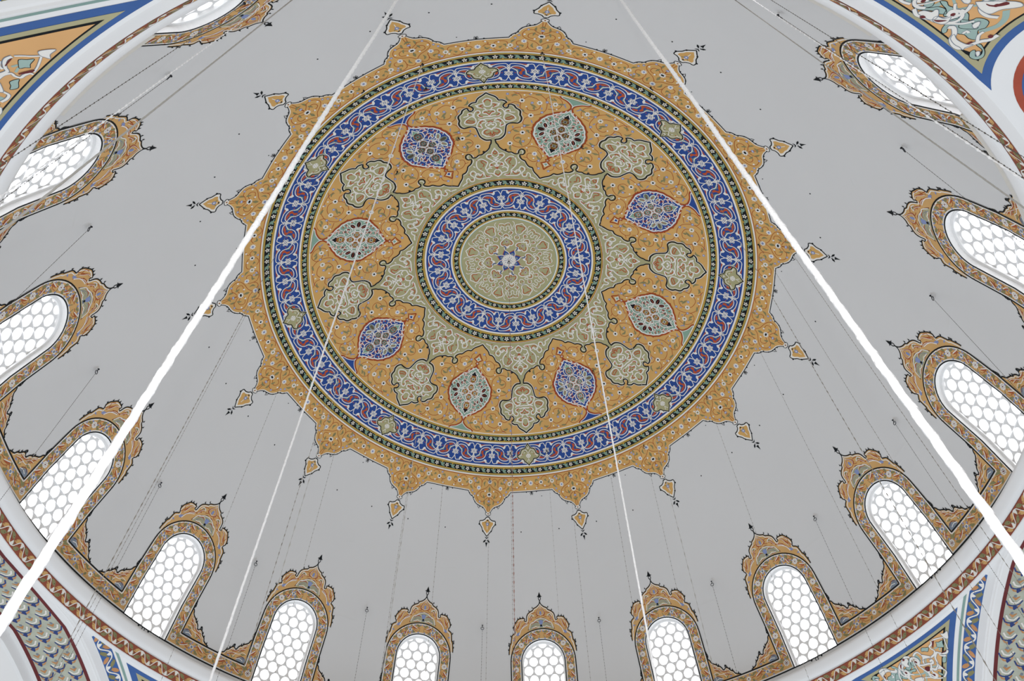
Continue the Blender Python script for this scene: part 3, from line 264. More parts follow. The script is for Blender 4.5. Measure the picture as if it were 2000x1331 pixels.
# ---------------------------------------------------------------- rosette: centre medallion
def small_rings(a, r, cols):                # cols: list of (r0, r1, material)
    for r0, r1, m in cols: a.ring(r0, r1, m, 0.0, rows=max(1, int((r1 - r0) / 1.4)))
a = Art(0.22)
a.ring(0, 8.3, 'khaki', 0, rows=6)
small_rings(a, 0, [(8.25, 8.42, 'teal'), (8.42, 8.62, 'white'), (8.62, 8.86, 'gold')])
for k in range(8):
    a.tf(rotf(45 * k), comp(mirror, rotf(45 * k)))
    # inner palmette
    a.stroke([(0, 2.5), (0.28, 2.75), (0.38, 3.05), (0.75, 2.95), (1.1, 3.25), (1.05, 3.75), (0.72, 4.15), (0.3, 4.5), (-0.2, 4.85)], 0.16, 'white', 1)
    a.stroke([(0, 2.55), (0.2, 2.9)], 0.3, 'white', 1)
    a.stroke([(0, 2.95), (0.22, 3.15), (0.15, 3.4)], 0.11, 'red', 1.4)
    a.stroke([(0.4, 3.25), (0.85, 3.2), (0.88, 3.6), (0.55, 3.95)], 0.12, 'red', 1.4)
    a.disc((0, 3.8), 0.27, 'white', 1.2); a.disc((0, 3.8), 0.1, 'pale_red', 1.6)
    a.stroke([(0.2, 4.4), (0.55, 4.7), (0.5, 5.1), (0.2, 5.35), (0, 5.45)], 0.13, 'white', 1)
    a.stroke([(0.25, 4.85), (0.2, 5.1), (0, 5.2)], 0.1, 'red', 1.4)
    a.stroke([(0.55, 4.6), (0.95, 4.4), (1.0, 4.75), (0.75, 5.0), (1.15, 5.35), (1.3, 5.6), (1.0, 5.9), (0.6, 5.75), (0.5, 5.5)], 0.12, 'white', 1)
    a.stroke([(0.85, 5.2), (1.08, 5.6), (0.8, 5.75)], 0.1, 'red', 1.4)
    a.stroke([(0, 6.0), (0.3, 6.3), (0.15, 6.7), (0.5, 6.95), (0.75, 6.8), (0.7, 6.3), (1.0, 6.15), (1.1, 6.6), (1.0, 7.2), (0.75, 7.55), (0.3, 7.5), (0, 7.3)], 0.12, 'white', 1)
    a.stroke([(0.75, 7.2), (0.95, 7.35)], 0.14, 'red', 1.4); a.stroke([(0.1, 7.1), (0.4, 7.25)], 0.1, 'red', 1.4)
    # outer palmettes between
    a.tf(rotf(45 * k + 22.5), comp(mirror, rotf(45 * k + 22.5)))
    a.stroke([(0, 5.35), (0.35, 5.6), (0.6, 5.9), (0.7, 6.4), (0.95, 6.75), (0.9, 7.25), (0.55, 7.45), (0.25, 7.65), (0, 7.85)], 0.15, 'white', 1)
    a.stroke([(0.35, 6.2), (0.65, 6.7), (0.7, 7.05), (0.35, 7.2), (0.1, 7.1), (0, 7.3)], 0.12, 'red', 1.4)
    a.disc((0, 5.45), 0.25, 'white', 1.1); a.stroke([(0.2, 5.3), (0.45, 4.85), (0.3, 4.5), (0, 4.3)], 0.11, 'white', 1)
    a.stroke([(0.3, 5.0), (0.15, 4.7)], 0.09, 'red', 1.4)
    a.stroke([(1.15, 6.1), (1.3, 6.6), (1.2, 7.1), (1.35, 7.6), (1.7, 7.75)], 0.11, 'white', 1)
centre = part('centre_medallion', a)
a = Art(0.2)
a.disc((0, 0), 1.25, 'white', 1.8, n=24)
for k in range(8):
    a.tf(rotf(45 * k + 10))
    a.fill([(-0.45, 1.1), (0.45, 1.0), (0.62, 1.5), (0.05, 2.35), (-0.25, 1.7)], 'blue', 1.6, smooth=False)
    a.stroke([(-0.5, 1.15), (-0.28, 1.75), (0.1, 2.2), (0.1, 2.75)], 0.13, 'white', 2.2, smooth=False)
    a.disc((0.08, 1.4), 0.24, 'grey_blue', 2.3)
    a.stroke([(0.55, 1.0), (0.66, 1.5), (0.15, 2.3)], 0.1, 'red', 2.0, smooth=False)
    a.stroke([(-0.1, 2.35), (-0.2, 2.75), (0.1, 3.05)], 0.14, 'blue', 2.1)
    a.stroke([(-1.0, 0.75), (-0.2, 0.5), (0.5, 1.2)], 0.09, 'white', 2.6)
for r, n in ((0.35, 6), (0.68, 11), (1.02, 16)):
    for i in range(n):
        a.tf(rotf(360 * i / n + r * 50)); a.disc((0, r), 0.085, 'blue', 2.3, n=6)
a.tf(ident)
part('star_knot', a, parent=centre)

# ---------------------------------------------------------------- knot bands
def flower_band(a, r0, r1, n, gold_in, gold_out, off=0.0):
    """black fillet with white five-petalled flowers and sage leaves"""
    w = r1 - r0; rm = (r0 + r1) / 2; u = 2 * pi * rm / n
    a.tf(ident); a.ring(r0, r1, 'black', 0.2, rows=1)
    k = w / 0.8
    for i in range(n):
        a.tf(comp(lambda p: (p[0], p[1] + rm), rotf(360 * (i + off) / n)))
        a.flower((0, 0), 0.36 * k, 5, 'white', 'leaf', 1.2, rc=0.3, pr=0.36, rot=pi / 2)
        a.leaf([(u * 0.22, -0.2 * k), (u * 0.42, -0.18 * k), (u * 0.55, 0.12 * k), (u * 0.78, 0.26 * k)], 0.26 * k, 'green', 1)
        a.leaf([(u * 0.4, -0.22 * k), (u * 0.6, -0.05 * k), (u * 0.7, -0.28 * k)], 0.3 * k, 'green', 1.1)
        side = 1 if gold_out else -1
        yb = (w / 2 - 0.02) * side
        a.fill([(u * 0.5 - 0.18, yb + 0.03 * side), (u * 0.5, yb - 0.2 * side * k), (u * 0.5 + 0.18, yb + 0.03 * side)], 'yellow', 1.3, smooth=False, split=False)
def knot(a, s=1.0):
    for x, y in ((-0.42, 0.23), (0.42, 0.23), (-0.42, -0.23), (0.42, -0.23), (0, 0.38), (0, -0.38)):
        a.stroke([(x * s + 0.15 * s * math.cos(t), y * s + 0.13 * s * math.sin(t)) for t in [2 * pi * i / 8 for i in range(8)]], 0.09 * s, 'white', 2, closed=True)
    for x0, y0, x1, y1 in ((-0.5, 0.12, 0.1, -0.42), (-0.42, 0.34, 0.42, -0.34), (-0.1, 0.42, 0.5, -0.12), (0.5, 0.12, -0.1, -0.42), (0.42, 0.34, -0.42, -0.34), (0.1, 0.42, -0.5, -0.12)):
        a.stroke([(x0 * s, y0 * s), (x1 * s, y1 * s)], 0.085 * s, 'white', 2.1, smooth=False)
def knot_band(name, r0, r1, n, skip, ws):
    a = Art(0.25); a.ring(r0, r1, 'blue', 0, rows=2, da=1.5)
    rm = (r0 + r1) / 2; h = r1 - r0; st = 360 / n
    for k in range(n):
        f = (1 if k % 2 == 0 else -1)
        def cellmap(p, k=k, f=f):
            s = p[0] if f > 0 else 1 - p[0]
            return pol((k + s) * st, rm + p[1] * h)
        ds, cart = [], (k % skip == 0 if skip else False, (k + 1) % skip == 0 if skip else False)
        a.tf(cellmap)
        rev = lambda P_: [(1 - x, -y) for x, y in P_]
        a.step = 0.06
        for P_ in DATA['cw'] + [rev(q) for q in DATA['cw']]:
            pts = resample(P_, 0.07)
            Q = [cellmap(p) for p in pts]
            a.tf(ident); a.stroke(Q, ws, 'white', 1.6, smooth=False)
        a.tf(cellmap)
        for P_ in DATA['cwf'] + [rev(q) for q in DATA['cwf']]: a.fill(P_, 'white', 1.5, split=False)
        for P_ in DATA['cr'] + [rev(DATA['cr'][0]), rev(DATA['cr'][1])]: a.fill(P_, 'red', 1.2, split=False)
        for P_ in DATA['cg'] + [rev(q) for q in DATA['cg']]: a.fill(P_, 'green', 1.1, split=False)
        sg = 0.075 * f
        if not (skip and k % skip == 0):
            a.tf(comp(lambda p, sg=sg: (p[0], p[1] + rm + sg * h), rotf(k * st))); knot(a, h / 4.1 * 1.02)
            a.tf(comp(lambda p, sg=sg, f=f: (p[0], rm + sg * h + f * p[1]), rotf(k * st)))
            g = h / 4.1
            for sx in (-1, 1):
                a.stroke([(0.05 * sx, -0.35 * g), (-0.1 * sx, -0.9 * g), (0.25 * sx, -1.55 * g)], ws, 'white', 1.7)
                a.disc((0.95 * sx * g, -0.1 * g), 0.1 * g, 'red', 1.2, n=6)
    a.tf(ident); a.step = 0.25
    return a
a = knot_band('k', 10.2, 14.5, 24, 0, 0.13)
small_rings(a, 0, [(9.93, 10.2, 'white'), (9.62, 9.93, 'gold'), (14.5, 14.78, 'white'), (14.78, 15.17, 'gold'), (16.2, 16.42, 'gold'), (16.42, 16.5, 'brown'), (16.5, 16.72, 'white')])
flower_band(a, 8.86, 9.62, 32, False, True); flower_band(a, 15.17, 16.2, 48, False, False); a.tf(ident)
part('inner_knot_band', a)
a = knot_band('k', 36.2, 40.32, 64, 8, 0.13)
small_rings(a, 0, [(34.28, 34.5, 'white'), (34.5, 34.84, 'gold'), (35.66, 35.93, 'gold'), (35.93, 36.2, 'white'), (40.32, 40.6, 'white'), (40.6, 40.93, 'gold'), (41.85, 42.1, 'gold'), (42.1, 42.2, 'leaf'), (42.2, 42.44, 'white')])
flower_band(a, 34.84, 35.66, 120, False, True); flower_band(a, 40.93, 41.85, 120, False, False); a.tf(ident)
part('outer_knot_band', a)
# eight green cartouches on the outer band
a = Art(0.2)
cd = DATA['ctD']; full = cd + [(-x, y) for x, y in reversed(cd[1:-1])]
a.fill(full, 'khaki', 3.0); 
a.tf(ident, mirror)
a.stroke(cd, 0.17, 'black', 3.6); a.stroke([(x * 1.05, 38.3 + (y - 38.3) * 1.07) for x, y in cd], 0.14, 'white', 2.9)
for P_ in DATA['ctw']: a.stroke(P_, 0.09, 'white', 3.4)
a.disc((1.2, 38.3), 0.09, 'red', 3.5)
a.tf(lambda p: (p[0], p[1] + 38.6)); a.fill([(0.5 * math.cos(t), 0.42 * math.sin(t)) for t in [2 * pi * i / 16 for i in range(16)]], 'white', 3.5, split=False)
for x, y in ((-0.3, 0.2), (0, 0.27), (0.3, 0.2), (-0.15, 0.03), (0.15, 0.03), (-0.3, -0.17), (0, -0.25), (0.3, -0.17)): a.disc((x, y), 0.07, 'leaf', 3.9, n=5)
a.tf(lambda p: (p[0], p[1] + 36.9))
for x, y in ((-0.3, 0.4), (0.3, 0.4), (0, 0.0), (0, 0.75), (-0.6, 0.8), (0.6, 0.8)): a.fill([(x - 0.16, y), (x, y - 0.2), (x + 0.16, y), (x, y + 0.2)], 'leaf', 3.4, smooth=False, split=False)
c0 = part('green_cartouche', a)
for k in range(1, 8): dup(c0, 45 * k)

# ---------------------------------------------------------------- star field and orange field
a = Art(0.3)
a.ring(16.6, 34.35, 'orange', 0, rows=13, da=2)
for k in range(8):
    A_ = 45 * k + 22.5
    a.tf(rotf(A_), comp(mirror, rotf(A_)))
    for P_ in DATA['osp']: a.stroke(P_, 0.085, 'brown', 0.8)
    for c in DATA['odot']: a.disc(c, 0.15, 'white', 1.2, n=6)
    for i, c in enumerate(DATA['ofl']): a.flower(c, 0.46, 8, 'white', 'black' if i in (0, 1, 3, 4) else ('lilac' if i == 2 else 'leaf'), 1.2)
    for c in DATA['obl']: a.disc(c, 0.24, 'lilac', 1.2, n=7); a.disc(c, 0.09, 'white', 1.5, n=5)
    for P_ in DATA['olf']: a.leaf(P_, 0.28, 'leaf', 0.9)
    for P_ in DATA['olb']: a.leaf(P_, 0.16, 'lilac', 1.0)
a.tf(ident)
part('orange_scroll_field', a)
st = DATA['star']; a = Art(0.25)
cusp = (-17.4 * math.sin(rad(22.5)), 17.4 * math.cos(rad(22.5)))
st = [cusp] + st[1:]
st[-1] = (-0.3, 24.6)
stm = [(-x, y) for x, y in reversed(st)]
inner = [pol(x, 16.6) for x in (22.5, 16, 9, 0, -9, -16, -22.5)]
def soft(l): return resample(l, 0.25)
for k in range(8):
    a.tf(rotf(45 * k))
    a.fill(soft(st) + soft(stm) + inner, 'khaki', 1.6, smooth=False)
    a.tf(rotf(45 * k), comp(mirror, rotf(45 * k)))
    a.stroke(st, 0.21, 'black', 2.6)
    a.stroke([(x * 0.985, y - 0.2) if i < 10 else (x * 0.93, y - 0.06) for i, (x, y) in enumerate(st)], 0.12, 'white', 2.2)
    a.disc((-1.75, 22.3), 0.2, 'black', 2.6, n=6)
    for P_ in DATA['starw']: a.stroke(P_, 0.19, 'white', 3)
    for P_ in DATA['starr']: a.stroke(P_, 0.14, 'red', 3.3)
    for P_ in ([(2.0, 17.3), (2.3, 17.9), (2.9, 17.6), (3.3, 18.2)], [(0.9, 17.2), (1.3, 17.5), (1.7, 17.1)]): a.stroke(P_, 0.12, 'white', 3)
a.tf(ident)
part('green_star_field', a)
md = DATA['med']; md = [(-0.3, 24.55)] + md[1:-1] + [(0, md[-1][1])]
a = Art(0.25)
a.fill(soft(md) + soft([(-x, y) for x, y in reversed(md)])[1:-1], 'khaki', 2.0, smooth=False)
a.tf(ident, mirror)
a.stroke(md, 0.23, 'black', 2.8)
mc = (0, 29.3)
a.stroke([(x * 0.94, mc[1] + (y - mc[1]) * 0.945) for x, y in md], 0.09, 'white', 2.5)
a.stroke([(x * 1.045, mc[1] + (y - mc[1]) * 1.045) for x, y in md], 0.1, 'white', 2.4)
for P_ in DATA['medw']: a.stroke(P_, 0.19, 'white', 3.1)
for P_ in DATA['medr']: a.stroke(P_, 0.15, 'red', 3.4)
a.stroke([(0, 25.2), (0.4, 25.5), (0.2, 25.9)], 0.13, 'red', 3.4)
m0 = part('green_medallion', a)
for k in range(1, 8): dup(m0, 45 * k)

# ---------------------------------------------------------------- almond medallions (blue and sage in turn)
def almond(bgm, blue_kind):
    a = Art(0.25)
    al = [(-abs(x) if 2 < i < 26 else x, y) for i, (x, y) in enumerate(DATA['alm'])]
    al = [(0, 21.5)] + al[1:-2] + [(-0.1, 32.5)]
    nk = DATA['almneck']; nk = [(-0.12, 32.5), (-0.3, 33.0), (-0.75, 33.4), (-1.35, 33.75), (-2.2, 34.0), (-2.45, 34.3)]
    outl = soft(al)
    a.fill(outl + [(-x, y) for x, y in reversed(outl)][:-1], bgm, 2.0, smooth=False)
    a.fill([(-0.1, 32.3)] + nk[1:] + [pol(x, 34.3) for x in (-3, 0, 3)] + [(-x, y) for x, y in reversed(nk[1:])] + [(0.1, 32.3)], bgm, 1.9, smooth=False)
    a.tf(ident, mirror)
    a.stroke(al, 0.27, 'brown', 2.7); a.stroke([(x * 0.925, 27 + (y - 27) * 0.945) for x, y in al[1:]], 0.2, 'white', 2.6)
    for i in range(3, len(al) - 2, 3): a.disc((al[i][0] * 1.03, al[i][1]), 0.16, 'brown', 2.5, n=6)
    a.stroke(nk, 0.22, 'brown', 2.6); a.stroke([(x + 0.22, y + 0.1) for x, y in nk], 0.11, 'white', 2.5)
    a.stroke([(0, 21.5), (-0.35, 21.3), (-0.1, 21.05), (-0.3, 20.75), (-0.85, 20.45), (-0.45, 20.05), (0, 19.3)], 0.2, 'brown', 2.6, smooth=False)
    a.disc((0, 21.25), 0.16, 'white', 2.8)
    a.fill([(0, 19.9), (-0.5, 20.45), (0, 20.8)], 'white', 2.4, smooth=False, split=False); a.fill([(0, 20.1), (-0.3, 20.45), (0, 20.65)], bgm, 2.6, smooth=False, split=False)
    # scrollwork, four-fold about the centre
    cy = 27.0
    q4 = [lambda p, sx=sx, sy=sy: (sx * p[0], cy + sy * p[1]) for sx in (1, -1) for sy in (1, -1)]
    a.tf(*q4)
    base = 'green' if blue_kind else 'black'; wt = 'white'
    petal = 'teal' if blue_kind else 'gold'
    def lobe(c, r, ang):
        a.disc(c, r, 'white', 3.0, ry=r * 0.82, rot=ang); a.disc(c, r * 0.84, 'red', 3.2, ry=r * 0.66, rot=ang)
        a.disc(c, r * 0.66, petal, 3.4, ry=r * 0.52, rot=ang); a.disc(c, r * 0.3, 'white', 3.6, n=8); a.disc(c, r * 0.16, 'red' if blue_kind else 'black', 3.8, n=6)
        for t_ in (0.9, -0.9, 2.2, -2.2): a.stroke([(c[0] + r * 0.25 * math.cos(ang + t_), c[1] + r * 0.25 * math.sin(ang + t_)), (c[0] + r * 0.85 * math.cos(ang + t_), c[1] + r * 0.7 * math.sin(ang + t_))], 0.07, 'white', 3.9)
    lobe((0, 0.95), 0.75, pi / 2); lobe((1.0, 0), 0.75, 0); lobe((0, 2.6), 0.9, pi / 2)
    a.disc((0, 0), 0.3, 'white', 3.7); a.disc((0, 0), 0.12, 'red', 3.9, n=6)
    a.stroke([(0, 0.15), (0.7, 0.7), (1.3, 1.0), (1.85, 0.5), (2.2, 0.1)], 0.13, wt, 3.95); a.stroke([(0.1, 1.95), (0.7, 1.6), (1.15, 1.15), (1.5, 0.5), (1.6, 0)], 0.12, wt, 3.95)
    a.stroke([(0, 1.75), (0.5, 1.4), (0.75, 0.75), (0.2, 0.1)], 0.1, wt, 3.95)
    a.fill([(0, 4.25), (0.35, 3.75), (0.75, 3.2), (0.4, 3.25), (0, 3.3)], petal if blue_kind else 'black', 3.1, split=False)
    a.stroke([(0, 4.3), (0.35, 3.7), (1.0, 3.0), (0.95, 2.2), (0.4, 1.75), (0, 1.7)], 0.14, wt, 3.95)
    a.stroke([(0, 4.9), (0.25, 4.65), (0.6, 4.75), (0.55, 4.4), (0.28, 4.45)], 0.13, wt, 3.2)
    # side trefoil
    for c, r, an in (((3.0, 0.0), 0.68, 0), ((2.6, 0.92), 0.62, 1.0), ((1.95, 1.55), 0.42, 1.3)):
        a.disc(c, r, 'white', 2.9, ry=r * 0.68, rot=an); a.disc(c, r * 0.8, petal if blue_kind else 'black', 3.1, ry=r * 0.48, rot=an)
        a.stroke([(c[0] - r * 0.7 * math.cos(an), c[1] - r * 0.7 * math.sin(an)), (c[0] + r * 0.5 * math.cos(an), c[1] + r * 0.5 * math.sin(an))], 0.13, 'red' if blue_kind else 'pale_red', 3.3)
    a.stroke([(1.7, 0.3), (2.1, 0.55), (2.35, 0.25), (2.05, 0.0)], 0.13, wt, 3.4)
    for P_ in ([(3.35, 0.75), (3.7, 1.1), (3.5, 1.55), (3.2, 1.35)], [(2.9, 1.75), (3.2, 2.1), (2.8, 2.5), (2.5, 2.25)], [(2.0, 2.9), (2.3, 3.2), (1.9, 3.6), (1.6, 3.3), (1.75, 3.1)], [(1.0, 3.95), (1.35, 4.05), (1.1, 4.4)], [(0.35, 3.2), (0.75, 3.55), (0.5, 3.95)], [(1.2, 0.35), (1.5, 0.6), (1.8, 0.3)], [(2.2, 1.15), (2.0, 0.8), (1.75, 0.95)]):
        a.stroke(P_, 0.12, wt, 3.25)
    for q in ((3.4, 1.2), (2.85, 2.1), (1.85, 3.25), (1.05, 2.65), (2.35, 2.5)): a.disc(q, 0.14, 'red', 3.1, n=6)
    # curls
    for P_ in ([(1.1, 1.3), (1.5, 1.7), (1.9, 1.4), (1.7, 1.1), (1.45, 1.25)], [(1.0, 2.0), (1.4, 2.3), (1.9, 2.2), (2.0, 1.85), (1.7, 1.8)], [(0.95, 3.0), (1.5, 3.1), (1.9, 2.7), (1.6, 2.5)], [(0.9, 3.6), (1.3, 3.7), (1.7, 3.3)], [(2.3, 1.7), (2.6, 1.9), (2.8, 1.6), (2.5, 1.45)]):
        a.stroke(P_, 0.12, wt, 3.2); a.leaf([P_[0], P_[1], P_[2]], 0.26, 'red', 3.0)
    a.disc((1.5, 2.0), 0.15, 'maroon', 3.1, n=6); a.disc((1.3, 0.75), 0.15, 'red', 3.1, n=6); a.disc((0.6, 1.9), 0.14, 'maroon', 3.3, n=6)
    a.tf(ident)
    return a
s0 = part('almond_medallion', almond('teal', False), -22.5, label='sage green almond medallion with black and gold scrollwork')
b0 = part('almond_medallion', almond('blue', True), 22.5, label='blue almond medallion with grey-green and red scrollwork')
for k in range(1, 4): dup(s0, -22.5 + 90 * k); dup(b0, 22.5 + 90 * k)

# ---------------------------------------------------------------- scalloped border with sixteen spikes and pendants
sp = DATA['spike']
halfb = [(11.25, 45.22)] + sp[2:]
halfb[-1] = (0, 49.85)
pts_r = polseq([(11.25, 45.2), (8.3, 45.2), (5.5, 45.28)]) + soft(polseq(sp[2:6])) + soft(polseq(sp[5:13]))
edge = polseq([(11.25, 45.2), (9.2, 45.2), (7.3, 45.22), (5.5, 45.28)]) + soft(polseq(sp[2:6]))[1:] + soft(polseq(sp[5:13]))[1:]
a = Art(0.25)
inn = [pol(x, 42.44) for x in range(-11, 12, 2)]; inn = [pol(-11.25, 42.44)] + inn[1:-1] + [pol(11.25, 42.44)]
def scl(l, k): return [(x * (1 + k / max(1.2, 8)), y + k) for x, y in l]
for k in range(16):
    R = rotf(22.5 * k + 11.25)
    a.tf(R)
    tip = polseq([(0.35, 49.15), (0, 49.2)])
    a.fill(inn + edge[:-1] + tip + [(-x, y) for x, y in reversed(edge[:-1])], 'orange', 0.3, smooth=False)
    a.tf(R, comp(mirror, R))
    a.stroke(edge, 0.15, 'white', 1.2, smooth=False)
    a.stroke([(x + 0.02 + 0.11 * min(1, x / 2), y + 0.14) for x, y in edge], 0.12, 'black', 1.4, smooth=False)
    a.ring(42.5, 42.6, 'brown', 0.9, a0=0, a1=11.25)
    kn = polseq([(0.38, 49.15), (0.66, 49.34), (0.63, 49.58), (0.0, 49.85)])
    a.stroke(kn, 0.1, 'black', 1.5); a.fill([(0, 49.1), kn[1], kn[2], (0, 49.75)], 'white', 1.2, split=False)
    a.disc((0, 49.42), 0.14, 'dusty_orange', 1.6)
    for (x, y) in polseq([(5.2, 45.85), (3.55, 47.4), (2.75, 47.9), (2.2, 48.15), (1.5, 48.35), (4.0, 46.6), (9.9, 45.45), (11.15, 45.55), (4.5, 46.25)]): a.disc((x, y), 0.12, 'black', 1.5, n=5)
    for (x, y) in polseq([(2.5, 48.1), (11.15, 45.6)]): a.stroke([(x - 0.22, y), (x - 0.05, y + 0.42), (x + 0.22, y)], 0.1, 'black', 1.5, smooth=False)
    for P_ in DATA['bsp']: a.stroke(P_, 0.085, 'brown', 0.9)
    for i, c in enumerate(DATA['bfl']): a.flower(c, 0.44, 8, 'white', ('lilac', 'black', 'lilac', 'leaf', 'black')[i], 1.2)
    for c in DATA['bbl']: a.disc(c, 0.2, 'lilac', 1.2, n=7); a.disc(c, 0.08, 'white', 1.5, n=5)
    for c in DATA['bdot']: a.disc(c, 0.17, 'white', 1.2, n=6)
    for P_ in DATA['blf']: a.leaf(P_, 0.26, 'leaf', 1.0)
a.tf(rotf(0)); 
for k in range(16):
    a.tf(rotf(22.5 * k)); a.flower((0, 43.8), 0.5, 8, 'white', 'lilac', 1.2)
a.tf(ident)
part('scalloped_border', a)
a = Art(0.2)
pd = polseq(DATA['pend']); pd[0] = (0, pd[0][1]); pd[-1] = (0, pd[-1][1])
a.fill(soft(pd) + soft([(-x, y) for x, y in reversed(pd)])[1:-1], 'white', 0.3, smooth=False)
pin = [(x * 0.7, 51.6 + (y - 51.6) * 0.72) for x, y in pd]
a.fill(soft(pin) + soft([(-x, y) for x, y in reversed(pin)])[1:-1], 'orange', 0.7, smooth=False)
a.tf(ident, mirror)
a.stroke(pd, 0.16, 'black', 0.9)
for x, y in ((2.05, 51.35), (1.05, 52.6)): a.disc((x * 0.86, y), 0.16, 'black', 0.9, n=6)
a.stroke([(0.0, 51.4), (0.35, 51.1), (0.55, 50.95)], 0.14, 'leaf', 1.2)
a.fill([(0, 54.0), (0.25, 53.85), (0.42, 53.6), (0.1, 53.75), (0, 53.8)], 'black', 0.5, smooth=False, split=False)
a.leaf([(0.12, 54.15), (0.4, 54.4), (0.72, 54.65)], 0.26, 'black', 0.5)
a.tf(ident)
a.fill([(-0.28, 54.65), (0.28, 54.65), (0.12, 55.05), (0, 55.55), (-0.12, 55.05)], 'black', 0.5, smooth=False, split=False)
a.disc((0, 54.35), 0.06, 'black', 0.6, n=5)
a.disc((0, 51.35), 0.32, 'lilac', 1.4); a.disc((0, 51.35), 0.13, 'white', 1.6)
a.fill([(-0.2, 50.75), (0.2, 50.75), (0, 50.45)], 'black', 1.4, smooth=False, split=False); a.stroke([(0, 50.8), (0, 52.3)], 0.12, 'white', 1.1)
p0 = part('painted_pendant', a, 11.25)
for k in range(1, 16): dup(p0, 11.25 + 22.5 * k)
# small black ventilation holes, each a part of the dome
def vent(r): 
    a = Art(); a.disc((0, 0), r, 'black', 0.2, n=10); return a
def vent_map(phi): return lambda x, y, l: dome_map(x, phi + y, l)
v1 = vent(0.12).mesh('ventilation_hole', vent_map(52.7)); v2 = vent(0.09).mesh('ventilation_hole', vent_map(46.35))
for k in range(40): obj('ventilation_hole', v1, ceiling, 1.63 - TH0 + 9 * k)
for t in (-21.8, 7.4, -41.0, 30.1, 55.0, 75.2, 100, 122, -66, -85, -108, -130, -151, 166, 145, -172): obj('ventilation_hole', v2, ceiling, t - TH0)

# ---------------------------------------------------------------- windows
def clip_poly(poly, clip):
    out = poly
    n = len(clip)
    for i in range(n):
        ax, ay = clip[i]; bx, by = clip[(i + 1) % n]; inp = out; out = []
        if not inp: return []
        def side(p): return (bx - ax) * (p[1] - ay) - (by - ay) * (p[0] - ax)
        for j in range(len(inp)):
            p, q = inp[j - 1], inp[j]; sp_, sq = side(p), side(q)
            if sq <= 0:
                if sp_ > 0: t = sp_ / (sp_ - sq); out.append((p[0] + (q[0] - p[0]) * t, p[1] + (q[1] - p[1]) * t))
                out.append(q)
            elif sp_ <= 0:
                t = sp_ / (sp_ - sq); out.append((p[0] + (q[0] - p[0]) * t, p[1] + (q[1] - p[1]) * t))
    return out
def area2(p): return 0.5 * sum(p[i - 1][0] * p[i][1] - p[i][0] * p[i - 1][1] for i in range(len(p)))
DEPTH = 0.15
def build_window():
    outl = arch_outline(OW, -0.005)           # runs clockwise
    inner = arch_outline(OW - 0.035, 0.02, spring=SPR)
    holes = []
    row = 1
    y = 2.33 + 0.005 + 0.257
    while y > -0.2:
        cx0 = 0.0 if row % 2 else 0.153
        if row % 2 == 0: xs = [s_ * (0.153 + 0.306 * i) for i in range(3) for s_ in (1, -1)]
        else: xs = [0.0] + [s_ * 0.306 * i for i in (1, 2, 3) for s_ in (1, -1)]
        for cx in xs:
            c = [(cx + 0.128 * math.cos(2 * pi * i / 22), y - 0.13 + 0.128 * math.sin(2 * pi * i / 22)) for i in range(22)]
            q = clip_poly(c, inner)
            if len(q) > 4 and abs(area2(q)) > 0.0035: holes.append(q)
        y -= 0.257; row += 1
    a = Art(maxlen=0.4); a.fill(outl, 'white_plaster', 0, smooth=False, holes=holes, split=False)
    g = bmesh.new()
    v, f = a.items[0][0], a.items[0][1]
    P0 = [Vector(win_map(x, yy, 0)) + Vector((0, DEPTH, 0)) for x, yy in v]
    bv = [g.verts.new(p) for p in P0]
    for t in f:
        try: g.faces.new([bv[i] for i in t])
        except ValueError: pass
    # thickness of the plaster lattice at each roundel
    for h in holes:
        A_ = [g.verts.new(Vector(win_map(x, yy, 0)) + Vector((0, DEPTH, 0))) for x, yy in h]
        B_ = [g.verts.new(Vector(win_map(x, yy, 0)) + Vector((0, DEPTH + 0.05, 0))) for x, yy in h]
        for i in range(len(h)): g.faces.new((A_[i - 1], A_[i], B_[i], B_[i - 1]))
    me = bpy.data.meshes.new('plaster_lattice'); g.to_mesh(me); g.free(); me.materials.append(MATS['white_plaster'])
    # glass
    a = Art(maxlen=0.4); a.fill(outl, 'glass', 0, smooth=False)
    gl = a.mesh('glass_roundels', lambda x, y, l: tuple(Vector(win_map(x, y, 0)) + Vector((0, DEPTH + 0.052, 0))))
    # reveal
    r = bmesh.new(); o = arch_outline(OW, 0.0)
    ls = []
    for dy in (0.0, 0.012, DEPTH * 0.5, DEPTH + 0.06):
        w = OW if dy < 0.2 else OW
        ls.append([r.verts.new(Vector(win_map(x, y, -1)) + Vector((0, dy, 0))) for x, y in o])
    for q in range(3):
        for i in range(len(o)): r.faces.new((ls[q][i - 1], ls[q][i], ls[q + 1][i], ls[q + 1][i - 1]))
    # raised fillet round the lattice
    fo = arch_outline(OW - 0.002, 0.0); fi = arch_outline(OW - 0.05, 0.0)
    fv = [[r.verts.new(Vector(win_map(x, y, 0)) + Vector((0, DEPTH + dd, 0))) for x, y in l] for l, dd in ((fo, -0.05), (fi, -0.04), (fi, 0.0))]
    for q in range(2):
        for i in range(1, len(fo)): r.faces.new((fv[q][i - 1], fv[q][i], fv[q + 1][i], fv[q + 1][i - 1]))
    rv = bpy.data.meshes.new('reveal'); r.to_mesh(rv); r.free(); rv.materials.append(MATS['white_plaster'])
    return me, gl, rv
def along(path, s):
    for i in range(1, len(path)):
        d = math.dist(path[i - 1], path[i])
        if s <= d or i == len(path) - 1:
            t = s / d if d else 0; x = path[i - 1][0] + (path[i][0] - path[i - 1][0]) * t; y = path[i - 1][1] + (path[i][1] - path[i - 1][1]) * t
            return (x, y, math.atan2(path[i][1] - path[i - 1][1], path[i][0] - path[i - 1][0]))
        s -= d
